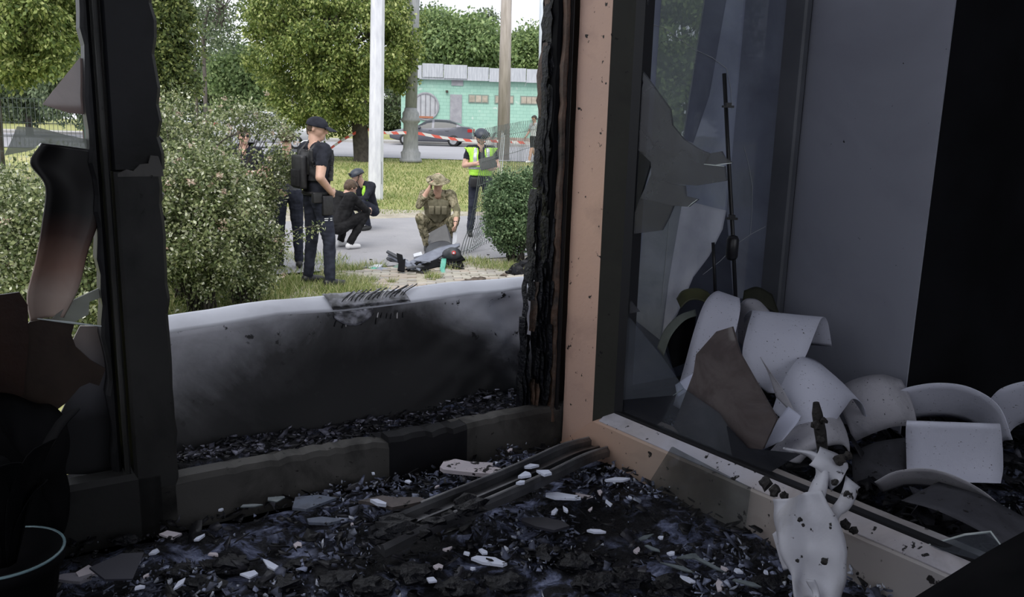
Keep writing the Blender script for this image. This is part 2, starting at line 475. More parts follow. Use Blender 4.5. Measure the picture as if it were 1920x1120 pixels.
# bottom rail, two lengths with the burnt gap between them
def rail(u0, u1, name, mat, h=RAIL_H, jag=0.0, seed=1):
    n = max(2, int((u1 - u0) / 0.012)); m = MB(); pts = [W(u0 + (u1 - u0) * i / n, 0, FLOOR - 0.02) for i in range(n + 1)]
    sec = [(0, 0), (0, h + 0.012), (0.004, h + 0.020), (0.030, h + 0.020), (0.034, h + 0.004), (0.070, h + 0.004), (0.070, 0)]
    m.sweep(pts, sec, WN)
    k = len(sec); r = random.Random(seed)
    if jag:
        for i in range(n + 1):
            d = jag * (0.3 + nz((i * 0.031, seed, 0), 2.1) + .5 * nz((i * .2, seed, 3), 2.3)) + jag * 0.4 * r.random() * (r.random() > .6)
            for j in range(1, 6):
                p = m.v[i * k + j]; m.v[i * k + j] = (p[0], p[1], p[2] - max(0, d) * (0.6 if j > 3 else 1))
    return m.build(name, mat, win)
rail(-0.665, -0.33, 'bottom_rail', PVC_RAIL, jag=0.012, seed=4)
rail(-0.33, -0.19, 'bottom_rail', PVC_DARK, jag=0.022, seed=8)
rail(-0.19, 0.02, 'bottom_rail', PVC_RAIL, jag=0.004, seed=5)
rail(-0.835, -0.665, 'bottom_rail', PVC_GREY, h=0.075)
rail(-1.70, -0.835, 'bottom_rail', PVC_DARK)
rail(0.02, U_IN, 'bottom_rail', PVC_GREY)
# mullion between the two lights: a slim sash stile and the broad post face
def upright(u0, u1, n0, n1, z0, z1, name, mat, jr=0.0, jl=0.0, seed=0, parent=None, step=0.02, bev=0.004):
    n = max(2, int((z1 - z0) / step)); m = MB(); r = random.Random(seed); vs = []
    for i in range(n + 1):
        z = z0 + (z1 - z0) * i / n
        a = u0 - jl * max(0, 0.5 + nz((z, seed, 1), 22) + r.uniform(-.4, .4)); b = u1 + jr * max(0, 0.5 + nz((z, seed, 5), 20) + 0.6 * nz((z, seed, 3), 60) + r.uniform(-.4, .4))
        vs += [W(a, n1, z), W(a, n0 + bev, z), W(a + bev, n0, z), W(b - bev, n0, z), W(b, n0 + bev, z), W(b, n1, z)]
    k = 6
    fs = [(i * k + j, (i + 1) * k + j, (i + 1) * k + (j + 1) % k, i * k + (j + 1) % k) for i in range(n) for j in range(k)]
    fs += [tuple(range(k)), tuple(n * k + j for j in range(k - 1, -1, -1))]
    return m.add(vs, fs).build(name, mat, parent or win, fix=True)
uL = (at_n(206, 450, .004) - HINGE).dot(WU); uM = (at_n(226, 500, 0) - HINGE).dot(WU); uR = (at_n(311, 500, 0) - HINGE).dot(WU)
CAPZ = at_n(270, 322, 0.0).z
mul = upright(uM, uR, 0.000, 0.07, FLOOR - 0.02, CAPZ, 'mullion_face', PVC_GREY, jr=0.003, seed=2)
upright(uM - 0.001, uR + 0.003, 0.008, 0.07, CAPZ + 0.002, TOPZ, 'mullion_core', PVC_DARK, jr=0.006, seed=3)
upright(uL, uM - 0.003, 0.004, 0.055, FLOOR + 0.06, TOPZ, 'mullion_bead', PVC_GREY, jl=0.0, seed=6)
upright(uL - 0.010, uL - 0.002, 0.02, 0.06, FLOOR + 0.06, TOPZ, 'mullion_stop', PVC_DARK, jl=0.005, seed=7)
lipx = [(uM + .004, -.002), (uM + .014, .003), (uM + .022, .001), (uM + .030, .009), (uM + .040, .010), (uM + .043, .020), (uM + .052, .019), (uM + .056, .004), (uM + .057, -.006), (uM + .004, -.006)]
MB().prism([W(a_, -0.0015, CAPZ + b_) for a_, b_ in lipx], WN * 0.004).build('torn_cap_edge', PVC_RAIL, mul)
for i in range(34):                                       # char nodules along the burnt edge
    z = CAPZ - 0.08 + i * 0.026 + rnd.uniform(-.01, .01); m = MB()
    b = bmesh.new(); bmesh.ops.create_icosphere(b, subdivisions=1, radius=1.0)
    sz = rnd.uniform(0.003, 0.007)
    vs = [W(uR + rnd.uniform(0, 0.006) + v.co.x * sz * (1 + .5 * nz(v.co, 2, i)), 0.03 + v.co.y * sz * 1.8, z + v.co.z * sz * 1.6 * (1 + .5 * nz(v.co, 2, i + 9))) for v in b.verts]
    m.add(vs, [[v.index for v in f.verts] for f in b.faces]); b.free()
    m.build('char_nodule', CHAR, mul)
upright(-1.00, -0.94, 0.0, 0.06, FLOOR + 0.05, TOPZ, 'outer_stile', PVC_DARK, seed=12)
# charred post at the hinge side: core, a smoked fillet and many char strips
post = upright(-0.024, -0.001, 0.012, 0.06, FLOOR + 0.03, TOPZ, 'charred_post', BLACK, jl=0.004, jr=0.0, seed=21)
upright(-0.014, -0.002, 0.001, 0.03, FLOOR + 0.03, TOPZ, 'post_fillet', PVC_DARK, seed=22, jl=0.001)
upright(-0.0185, -0.0145, -0.002, 0.02, FLOOR + 0.03, TOPZ, 'post_lip', CHAR_BROWN, seed=23, jl=0.004, jr=0.003)
def char_strip(u, z0, z1, wd, n0, dp, seed, mat):
    m = MB(); r = random.Random(seed); n = max(3, int((z1 - z0) / 0.012)); vs = []
    for i in range(n + 1):
        z = z0 + (z1 - z0) * i / n; t = i / n
        w = wd * (0.75 + 0.45 * nz((z, seed, 0), 25)) * (0.35 + 0.65 * min(1, 6 * t, 6 * (1 - t)))
        du = 0.006 * nz((z, seed, 2), 9); dn = 0.005 * nz((z, seed, 4), 12) + (0.004 if r.random() < .3 else 0)
        for (a, b) in ((-1, 0.9), (-0.75, -0.1), (-0.2, -0.55 - .4 * r.random()), (0.45, -0.4), (1, 0.1), (0.8, 0.95)):
            vs.append(W(u + du + a * w, n0 + dn + b * dp + r.uniform(-.0012, .0012), z + r.uniform(-.002, .002)))
    k = 6
    fs = [(i * k + j, (i + 1) * k + j, (i + 1) * k + (j + 1) % k, i * k + (j + 1) % k) for i in range(n) for j in range(k)] + [tuple(range(k)), tuple(n * k + j for j in range(k - 1, -1, -1))]
    return m.add(vs, fs).build('char_strip', mat, post, fix=True)
for c in range(10):
    z = FLOOR + 0.045; k = 0
    lean = lambda zz: -0.034 * (1 - sst(FLOOR - .1, FLOOR + 0.65, zz))
    while z < TOPZ - 0.9:
        L = rnd.uniform(0.05, 0.20)
        char_strip(-0.029 + c * 0.0027 + rnd.uniform(-.002, .002) + lean(z) * (1 - c / 10), z, z + L, rnd.uniform(0.0026, 0.0044), 0.014 + 0.0045 * abs(c - 6) + rnd.uniform(-.004, .004), rnd.uniform(0.007, 0.013), 100 * c + k, CHAR if rnd.random() < .93 else CHAR_BROWN)
        z += L + rnd.uniform(-0.006, 0.006); k += 1
# right light, window_2: frame members and its panes under soot
win2 = thing('window_2', None, None, W(0.25, 0.035, FLOOR), kind='structure')
upright(0.002, 0.03, 0.02, 0.07, FLOOR + 0.05, TOPZ, 'side_stile', PVC_DARK, seed=31, parent=win2)
upright(U_IN - 0.030, U_IN - 0.010, -0.004, 0.06, FLOOR + 0.05, TOPZ, 'side_stile', mottled('smoked_grey_stile', (0.10, 0.105, 0.12), (0.15, 0.155, 0.175), 5, 0.5), seed=32, parent=win2)
upright(U_IN - 0.010, U_IN + 0.012, 0.0, 0.06, FLOOR + 0.05, TOPZ, 'frame_post', PVC_DARK, seed=33, parent=win2)
F_MID = m_film('soot_film_blue', (0.33, 0.36, 0.47), (0.22, 0.24, 0.33), 0.16, scale=3)
F_CLEAR = m_film('thin_soot_film', (0.28, 0.31, 0.33), (0.20, 0.22, 0.24), 0.42, scale=5)
F_DARK = m_film('thick_soot_film', (0.20, 0.22, 0.29), (0.12, 0.13, 0.18), 0.10, scale=3)
F_PALE = m_film('pale_soot_film', (0.56, 0.57, 0.66), (0.44, 0.45, 0.54), 0.18, scale=6)
F_DEEP = m_film('black_soot_film', (0.075, 0.085, 0.12), (0.03, 0.033, 0.05), 0.03, scale=3)
F_FOG = m_film('foggy_soot_film', (0.36, 0.38, 0.43), (0.26, 0.28, 0.32), 0.14, scale=9)
F_BROWN = m_film('brown_soot_film', (0.40, 0.37, 0.36), (0.30, 0.27, 0.26), 0.14, scale=8)
def pane(pix, mat, parent, n=0.045, th=0.004, name='pane'):
    return MB().prism([at_n(x, y, n) for x, y in pix], WN * th).build(name, mat, parent)
pane([(1150, -330), (1262, -330), (1240, 0), (1222, 260), (1190, 600), (1130, 780), (1090, 780), (1120, 300)], F_MID, win2)
pane([(1262, -330), (1350, -330), (1322, 0), (1282, 262), (1222, 260), (1240, 0)], F_CLEAR, win2)
pane([(1350, -330), (1420, -330), (1362, 0), (1330, 180), (1300, 268), (1282, 262), (1322, 0)], F_DARK, win2)
pane([(1420, -330), (1440, -330), (1398, 0), (1372, 300), (1362, 395), (1280, 375), (1300, 268), (1330, 180), (1362, 0)], F_MID, win2)
pane([(1440, -330), (1560, -330), (1500, 0), (1462, 300), (1430, 560), (1375, 560), (1368, 470), (1362, 395), (1372, 300), (1398, 0)], F_DARK, win2)
pane([(1222, 260), (1282, 262), (1300, 268), (1280, 375), (1255, 520), (1240, 640), (1190, 600)], F_FOG, win2)
pane([(1280, 375), (1362, 395), (1355, 430), (1330, 480), (1300, 520), (1270, 590), (1240, 640), (1255, 520)], F_PALE, win2)
pane([(1362, 395), (1368, 470), (1375, 560), (1430, 560), (1415, 780), (1300, 780), (1240, 640), (1270, 590), (1300, 520), (1330, 480), (1355, 430)], F_DEEP, win2)
pane([(1190, 600), (1240, 640), (1300, 780), (1130, 780)], F_DARK, win2)

for pl_ in ([(1213, 25), (1218, 45), (1245, 52), (1272, 72), (1300, 92), (1335, 108), (1362, 128), (1370, 165), (1373, 205)], [(1395, 275), (1404, 310), (1411, 350), (1410, 395), (1407, 440)], [(1435, 425), (1407, 440), (1385, 455), (1350, 490), (1318, 515)], [(1255, 410), (1250, 470), (1243, 540), (1240, 575)]):
    MB().tube([at_n(x, y, 0.0435) for x, y in pl_], 0.0006, 5).build('crack', plain('crack_glint', (.45, .47, .5), .2), win2)
# ================================================================ OPEN SASH
sash = thing('window_sash', 'scorched plastic window sash standing open, its glass smashed', 'window sash', S(0.35, -0.03, FLOOR))
SB = FLOOR - 0.012; FW = 0.082; BW = 0.024; SL = 0.80
def sash_stile():
    m = MB(); z1 = TOPZ - 0.02; zi = FLOOR + 0.053
    # front face, outer chamfer strip, glazing bead, back: a profile in (s, off) carried up, mitred at the foot
    sec = [(0.0, -0.07), (0.0, -0.008), (0.006, 0.0), (FW, 0.0), (FW, -0.07)]
    low = [SB, SB, SB + 0.004, zi, zi]
    n = 60; vs = []
    for i in range(n + 1):
        for (s, o), lz in zip(sec, low):
            z = lz + (z1 - lz) * i / n
            j = 0.0025 * nz((z, 3, 7), 40) if s < 0.01 else 0
            vs.append(S(s + j, o, z))
    k = len(sec)
    fs = [(i * k + j, i * k + (j + 1) % k, (i + 1) * k + (j + 1) % k, (i + 1) * k + j) for i in range(n) for j in range(k)] + [tuple(range(k - 1, -1, -1)), tuple(n * k + j for j in range(k))]
    m.add(vs, fs); return m.build('stile', PVC_PINK, sash, fix=True)
st = sash_stile()
def bead(name, a0, b0, a1, b1, mat):
    m = MB().hexa([a0, b0, b0 - SNV * 0.02, a0 - SNV * 0.02], [a1, b1, b1 - SNV * 0.02, a1 - SNV * 0.02]); return m.build(name, mat, sash, fix=True)
ZT = TOPZ - 0.02
bead('glazing_bead', S(FW, -0.0005, FLOOR + 0.053), S(FW + BW, -0.026, FLOOR + 0.053 + 0.016), S(FW, -0.0005, ZT), S(FW + BW, -0.026, ZT), BEAD)
bead('gasket', S(FW + BW, -0.026, FLOOR + 0.069), S(FW + BW + 0.012, -0.034, FLOOR + 0.075), S(FW + BW, -0.026, ZT), S(FW + BW + 0.012, -0.034, ZT), GASKET)
def sash_rail():
    zi = FLOOR + 0.053; m = MB(); n = 40; vs = []
    sec = [(-0.07, SB), (0.0, SB), (0.0, zi), (-0.026, zi + 0.014), (-0.07, zi + 0.014)]
    s0 = [0.0, 0.0, FW, FW + 0.01, FW + 0.01]
    for i in range(n + 1):
        for (o, z), a in zip(sec, s0):
            s = a + (SL - a) * i / n
            vs.append(S(s, o, z + 0.0012 * nz((s, 2, 5), 30)))
    k = len(sec)
    fs = [(i * k + j, i * k + (j + 1) % k, (i + 1) * k + (j + 1) % k, (i + 1) * k + j) for i in range(n) for j in range(k)] + [tuple(range(k - 1, -1, -1)), tuple(n * k + j for j in range(k))]
    t = NT('scorched_rail_plastic')
    g = t.tc.outputs['Generated']; x = t.sep(g)[0]
    grad = t.math('ADD', x, t.math('MULTIPLY', t.math('SUBTRACT', t.noise(8, 6), 0.5), 0.25))
    col = t.ramp(grad, [(0.02, (0.56, 0.35, 0.26)), (0.22, (0.46, 0.34, 0.27)), (0.40, (0.36, 0.31, 0.28)), (0.70, (0.38, 0.35, 0.34)), (1.0, (0.40, 0.40, 0.44))])
    col = t.mix(t.ramp(t.noise(7, 6, dist=.6), [(0.55, 0.0), (0.8, 0.8)]), col, (0.12, 0.09, 0.08))
    col = t.mix(t.ramp(t.noise(60, 3), [(0.66, 0.0), (0.69, 1.0)]), col, (0.02, 0.018, 0.018))
    mt = t.finish(t.pbr(col, 0.5, 0, 0.4, t.bump(t.noise(80, 4), 0.12, 0.003)))
    m.add(vs, fs); return m.build('bottom_rail', mt, sash, fix=True)
sr = sash_rail()
m = MB(); a = [S(FW + 0.012, -0.004, FLOOR + 0.0558), S(SL, -0.004, FLOOR + 0.0558), S(SL, -0.026, FLOOR + 0.0685), S(FW + 0.012, -0.026, FLOOR + 0.0685)]
m.hexa(a, [p + UP * 0.0015 for p in a]); m.build('rail_ledge', m_sooty('dusty_ledge', (0.50, 0.50, 0.58), (0.42, 0.38, 0.38), (0.2, 0.18, 0.18), 9, 0.5, 0.8, 0.63, 0.6), sash, fix=True)
m = MB(); a = [S(FW + 0.02, -0.027, FLOOR + 0.066), S(SL, -0.027, FLOOR + 0.066), S(SL, -0.040, FLOOR + 0.066), S(FW + 0.02, -0.040, FLOOR + 0.066)]
m.hexa(a, [p + UP * 0.008 for p in a]); m.build('gasket', GASKET, sash, fix=True)
# broken glass left in the sash, one object for each shard
G_GREY = m_film('smoked_glass', (0.12, 0.12, 0.13), (0.08, 0.08, 0.09), 0.40, scale=6, gloss=0.008)
G_TAN = m_film('tan_smoked_glass', (0.155, 0.16, 0.175), (0.12, 0.12, 0.13), 0.30, scale=9, gloss=0.006)
G_DARK = m_film('dark_smoked_glass', (0.05, 0.052, 0.062), (0.02, 0.021, 0.028), 0.20, scale=5, gloss=0.008)
G_CLEARISH = m_film('thin_smoked_glass', (0.16, 0.17, 0.20), (0.10, 0.11, 0.13), 0.66, scale=5, gloss=0.015)
G_BROWN = m_film('brown_smoked_glass', (0.165, 0.14, 0.138), (0.11, 0.09, 0.09), 0.06, lo=0.42, hi=0.6, scale=14, gloss=0.03)
def shard(pix, mat, name='glass_shard', off=-0.036, th=0.004, parent=None, glint=None):
    pts = [at_sash(x, y, off) for x, y in pix]
    o = MB().prism(pts, SNV * -th).build(name, mat, parent or sash)
    if glint:
        for (i, j) in glint:
            a, b = pts[i], pts[j]; mm = MB().tube([a, (a + b) / 2 + SNV * .0008, b], [0.0004, 0.0008, 0.0004], 5)
            e = mm.build('bright_edge', EDGE, parent or sash)
    return o
shard([(1172, -330), (1228, -330), (1222, -20), (1204, 35), (1196, 10), (1180, -120)], G_GREY)
shard([(1140, -200), (1180, -120), (1196, 10), (1204, 35), (1200, 70), (1198, 125), (1206, 155), (1192, 215), (1178, 232), (1150, 240)], G_DARK)
shard([(1198, 125), (1256, 205), (1260, 235), (1282, 262), (1310, 280), (1330, 288), (1320, 308), (1255, 305), (1222, 270), (1192, 215), (1206, 155)], G_TAN)
shard([(1330, 288), (1352, 284), (1358, 296), (1372, 306), (1340, 310), (1320, 308)], G_TAN, glint=[(3, 4)])
shard([(1192, 215), (1222, 270), (1255, 305), (1320, 308), (1340, 310), (1358, 312), (1361, 339), (1305, 348), (1255, 345), (1221, 327), (1220, 304), (1182, 266), (1178, 232)], G_TAN, glint=[(3, 5)])
shard([(1221, 327), (1255, 345), (1283, 349), (1285, 368), (1308, 374), (1290, 388), (1262, 386), (1200, 372)], G_TAN, glint=[(5, 4)])
shard([(1200, 372), (1262, 386), (1252, 410), (1240, 432), (1178, 440), (1176, 438)], G_GREY)
shard([(1150, 240), (1178, 232), (1182, 266), (1220, 304), (1200, 372), (1176, 438), (1168, 515), (1140, 520)], G_DARK)
shard([(1136, 520), (1160, 520), (1166, 546), (1197, 585), (1170, 590), (1150, 562), (1136, 545)], G_GREY)
shard([(1136, 545), (1150, 562), (1240, 672), (1280, 730), (1262, 742), (1148, 752), (1128, 780), (1124, 700)], G_CLEARISH, off=-0.034)
shard([(1148, 752), (1262, 742), (1240, 790), (1207, 812), (1160, 790), (1128, 780)], G_DARK)
shard([(1262, 742), (1280, 730), (1345, 775), (1362, 800), (1376, 872), (1270, 835), (1207, 812), (1240, 790)], G_CLEARISH, glint=[(0, 1)])
shard([(1362, 800), (1400, 842), (1500, 852), (1420, 900), (1376, 872)], G_DARK)
MB().prism([at_sash(x, y, -0.05) for x, y in ((1372, 613), (1387, 664), (1456, 786), (1430, 842), (1376, 872), (1300, 845), (1262, 800), (1300, 700), (1305, 665), (1343, 622))], SNV * -0.004).build('sooty_glass_shard', G_BROWN, sash)
# a fallen, almost clear sheet of the same glazing leaning over the bottom rail
tr = thing('leaning_glass_pane', 'large smoked glass piece leaning over the open sash bottom rail', 'glass', at_z(1300, 1000, FLOOR))
MB().prism([at_sash(x, y, 0.010) for x, y in ((1262, 838), (1408, 915), (1396, 1000), (1385, 1045), (1204, 930))], SNV * 0.004).build('pane', m_film('faint_soot_glass', (0.10, 0.095, 0.09), (0.07, 0.065, 0.06), 0.72, gloss=0.04), tr)
# ================================================================ LEFT LIGHT: scorched glass still in the frame
def lshard(pix, mat, name, label, n=0.03, bow=0.0, th=0.004, cat='glass shard'):
    pts = [at_n(x, y, n + bow * math.sin((y - 260) / 340 * math.pi)) for x, y in pix]
    o = MB().prism(pts, WN * th).build(name, mat); return tag(o, label, cat)
def m_grad(name, stops, nscale=6, amp=0.5, axis=2, rough=0.45):
    t = NT(name); c = t.sep(t.tc.outputs['Generated'])[axis]
    v = t.math('ADD', c, t.math('MULTIPLY', t.math('SUBTRACT', t.noise(nscale, 6, dist=.5), 0.5), amp))
    return t.finish(t.pbr(t.ramp(v, stops), rough, 0, 0.4))
lshard([(80, 196), (100, 170), (150, 108), (158, 112), (172, 216), (130, 212)], m_film('pink_soot_film', (0.36, 0.27, 0.25), (0.24, 0.17, 0.15), 0.12, scale=8), 'glass_shard', 'pinkish triangular glass shard clinging high on the mullion', n=0.045)
lshard([(8, 292), (22, 262), (32, 237), (75, 240), (120, 252), (176, 264), (178, 284), (130, 276), (76, 268), (60, 282)], m_film('milky_soot_film', (0.42, 0.44, 0.40), (0.30, 0.30, 0.27), 0.38, scale=8), 'glass_shard', 'milky pointed glass shard just above the blackened sheet', n=0.050)
def hang(edgeL, edgeR, mat, name, label, nl=0.03, nr=0.03, bow=0.03, cat='glass shard', n=8, th=0.003):
    A = crom([at_n(x, y, nl + bow * (y - 268) / 335) for i, (x, y) in enumerate(edgeL)], n); B = crom([at_n(x, y, nr + bow * (y - 268) / 335) for i, (x, y) in enumerate(edgeR)], n)
    k = len(A) - 1
    m = MB().grid(lambda a, b: A[round(b * k)].lerp(B[round(b * k)], a) + WN * (0.012 * math.sin(a * math.pi)), 8, k)
    return tag(m.build(name, mat, smooth=True, solid=th), label, cat)
hang([(78, 268), (56, 306), (84, 350), (78, 420), (66, 490), (50, 555), (56, 602)], [(180, 282), (190, 320), (192, 370), (184, 420), (166, 470), (148, 540), (120, 596)],
     m_grad('scorched_sheet', [(0.12, (0.40, 0.31, 0.27)), (0.30, (0.22, 0.13, 0.10)), (0.48, (0.05, 0.025, 0.02)), (0.62, (0.006, 0.005, 0.005))], 7, 0.35), 'scorched_sheet', 'drooping scorched sheet, black above and tan below, beside the mullion', bow=0.010)
lshard([(95, 600), (140, 562), (196, 536), (196, 556), (168, 566), (166, 590), (140, 604)], m_film('grey_film', (0.36, 0.37, 0.35), (0.25, 0.25, 0.23), 0.25), 'glass_shard', 'grey glass sliver under the drooping scorched sheet', n=0.040)
lshard([(196, 500), (204, 620), (212, 800), (232, 890), (120, 890), (112, 780), (150, 700), (136, 640), (150, 612), (188, 612), (182, 520)], m_grad('dusty_pane', [(0.30, (0.010, 0.010, 0.012)), (0.50, (0.13, 0.13, 0.15)), (0.75, (0.30, 0.25, 0.23)), (0.95, (0.30, 0.22, 0.19))], 5, 0.4), 'glass_shard', 'dusty grey and pink pane standing behind the beaked glass piece', n=0.055)
lshard([(56, 604), (90, 598), (140, 606), (134, 628), (142, 650), (170, 676), (198, 692), (186, 724), (168, 718), (150, 726), (124, 756), (108, 768), (70, 764), (20, 740), (20, 640)], m_sooty('dark_brown_glass', (0.035, 0.025, 0.020), (0.06, 0.042, 0.034), (0.012, 0.010, 0.009), 9, 0.45, 0.7, 0, 0.3), 'glass_shard', 'dark brown glass piece with a beak pointing at the mullion', n=0.0)
a, b = at_n(70, 598, -0.004), at_n(190, 612, -0.004)
tag(MB().tube([a, a.lerp(b, .5), b], [0.0008, 0.0016, 0.0008], 6).build('glass_sliver', EDGE), 'thin bright glass sliver lying along the dark brown piece', 'glass shard')
lshard([(-60, 640), (-60, 560), (10, 552), (36, 548), (52, 572), (54, 640), (44, 740), (-40, 800)], m_sooty('rust_glass', (0.022, 0.010, 0.007), (0.032, 0.015, 0.010), (0.015, 0.009, 0.008), 7, 0.45, 0.7, 0, 0.4), 'glass_shard', 'rounded rust brown glass piece at the outer stile', n=-0.02)
# burnt potted plant in the dark corner
pot_c = at_z(20, 1168, FLOOR)
pot = thing('burnt_plant_pot', 'blackened plant pot with a pale blue rim on the floor below the mullion', 'plant pot', (pot_c.x, pot_c.y, FLOOR - 0.005))
pc = Vector(pot.location); PR = 0.058
MB().lathe(pc, [(PR * .66, 0), (PR * .72, 0.004), (PR * .93, 0.072), (PR, 0.074), (PR, 0.088), (PR * .93, 0.089), (PR * .85, 0.07), (PR * .6, 0.066)], 28).build('body', BLACK, pot, smooth=True)
rimz = pc + UP * 0.088
MB().tube([rimz + Vector((math.cos(a), math.sin(a), 0)) * PR for a in [2 * math.pi * i / 40 for i in range(41)]], 0.0016, 6, cap=False).build('rim', plain('pale_blue_rim', (0.16, 0.25, 0.28), 0.3), pot, smooth=True)
def leafshape(cl, w, nm, mat, parent, sd):
    A = crom(cl, 3); k = len(A) - 1; wd = [w * math.sin(math.pi * (0.06 + .92 * i / k)) ** .7 for i in range(k + 1)]
    MB().grid(lambda x, y: A[round(y * k)] + sd * (x * 2 - 1) * wd[round(y * k)], 2, k).build(nm, mat, parent, smooth=True, solid=0.001)
for i in range(11):
    a = i * 2.4 + .3; L = 0.06 + 0.05 * ((i * 37) % 11) / 11; top = pc + UP * 0.075; d = Vector((math.cos(a), math.sin(a), 0)); sd = Vector((-d.y, d.x, 0))
    leafshape([top + d * (L * .1), top + d * L * .3 + UP * L * .8, top + d * L * .6 + UP * L * 1.35, top + d * L * .8 + UP * L * 1.5], .018, 'burnt_leaf', BLACK, pot, sd)
# the sooty mass of burnt curtain slumped in front of the left light
cur = [(-80, 1120), (-80, 700), (-20, 742), (30, 752), (70, 762), (100, 766), (124, 792), (132, 830), (124, 880), (134, 930), (126, 985), (96, 1040), (60, 1090)]
cpts = [at_n(x, y, -0.045) for x, y in cur]
cc = sum(cpts, Vector((0, 0, 0))) / len(cpts)
m = MB(); ring = crom(cpts + [cpts[0]], 6)[:-1]; nr_ = len(ring); vs = []
for k, (sc_, dn) in enumerate(((1.0, .02), (.97, -.005), (.80, -.028), (.5, -.040), (.15, -.045))):
    for i, p in enumerate(ring): vs.append(cc + (p - cc) * sc_ + WN * (dn + .012 * nz(p * 14, 1, k)) + UP * .006 * nz(p * 20, 1, 3))
fs = [(k * nr_ + i, k * nr_ + (i + 1) % nr_, (k + 1) * nr_ + (i + 1) % nr_, (k + 1) * nr_ + i) for k in range(4) for i in range(nr_)] + [tuple(range(nr_)), tuple(4 * nr_ + i for i in range(nr_))]
tag(m.add(vs, fs).build('burnt_curtain', BLACK, smooth=True, fix=True), 'slumped black burnt curtain in front of the shattered side window', 'curtain')
# ================================================================ PARAPET SHEET beyond the frame
par = thing('metal_parapet', 'sooty bent sheet metal parapet just outside the window opening', 'parapet', W(-0.3, 0.18, FLOOR - 0.08))
TOPLINE = [(260, 615), (315, 606), (420, 590), (520, 573), (640, 566), (760, 552), (880, 538), (985, 529), (1040, 527)]
def par_n(t): return 0.215 - 0.06 * t
def par_top(t):
    k = t * (len(TOPLINE) - 1); i = min(int(k), len(TOPLINE) - 2); f = k - i
    x = TOPLINE[i][0] + (TOPLINE[i + 1][0] - TOPLINE[i][0]) * f; y = TOPLINE[i][1] + (TOPLINE[i + 1][1] - TOPLINE[i][1]) * f
    return at_n(x, y, par_n(t) + 0.02)
def par_pt(t, h):
    p = par_top(t); base = FLOOR - 0.09
    z = base + (p.z - 0.012 - base) * h
    wr = sst(0.55, 0.95, t)
    dn = 0.006 * nz((t * 3, h * 2, 0), 1.4, 3) + wr * (0.020 * nz((t * 7 + h * 3, h * 3, 0), 1.2, 5) + 0.010 * abs(nz((t * 16 - h * 7, h * 5, 0), 1.0, 8))) + 0.012 * math.sin(h * 2.6) * wr
    # a long diagonal crease at the far end
    c = abs((t - 0.80) - (1 - h) * 0.14); dn += 0.014 * max(0, 1 - c / 0.035) * (h < .95)
    return Vector((p.x, p.y, z)) - WN * (0.02 + .05 * (1 - h)) + WN * dn
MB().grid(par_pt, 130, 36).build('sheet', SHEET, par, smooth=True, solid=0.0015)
LIP = mottled('dusty_lip_metal', (0.60, 0.61, 0.67), (0.40, 0.40, 0.45), 6, 0.5, lo=0.45, hi=0.7)
def lip(a, b):
    p = par_pt(a, 1.0); q = par_top(a) + WN * 0.035
    q.z = p.z + 0.016 + 0.002 * nz((a * 9, 1, 2), 1)
    return p.lerp(q, b) + UP * (0.004 * math.sin(b * math.pi))
MB().grid(lip, 110, 6).build('folded_lip', LIP, par, smooth=True, solid=0.0015)
# the crumpled, burnt patch of netting caught on the lip
net = thing('crumpled_netting', 'crumpled burnt netting stuck to the parapet lip', 'netting', lip(0.5, 0.5))
for i in range(15):
    t0 = 0.50 + i * 0.0085; r = random.Random(i)
    pts = [par_pt(t0 - 0.010 - .02 * r.random(), 0.97 - .06 * r.random()) - WN * 0.003, lip(t0, 0.3) + UP * 0.005, lip(t0 + 0.03 + .02 * r.random(), 0.9) + UP * 0.006]
    MB().tube(crom(pts, 4), 0.0011, 5).build('strand', PVC_WHITE if i % 4 == 1 else CHAR, net)
m = MB().grid(lambda a, b: par_pt(0.475 + 0.075 * a, 1.0 - b * (0.03 + .05 * a * (1 - a) * 4)) - WN * (0.003 + 0.004 * abs(nz((a * 9, b * 4, 2), 1))), 16, 6)
m.build('melted_patch', mottled('melted_foil', (0.05, 0.05, 0.06), (0.38, 0.38, 0.44), 50, 0.35, lo=.4, hi=.6), net, smooth=True, solid=0.001)
m = MB().grid(lambda a, b: lip(0.475 + 0.15 * a, b * (.95 - .35 * a)) + UP * (0.004 + 0.004 * abs(nz((a * 14, b * 5, 1), 1))), 30, 6)
m.build('burnt_patch', mottled('crumpled_foil', (0.008, 0.008, 0.010), (0.22, 0.22, 0.25), 45, 0.4, lo=0.42, hi=0.62), net, smooth=True, solid=0.001)
# the slab between frame and parapet
wallbox('floor_outer_slab', -1.75, U_IN + 0.1, 0.05, 0.26, FLOOR - 0.24, FLOOR - 0.012, BLACK)

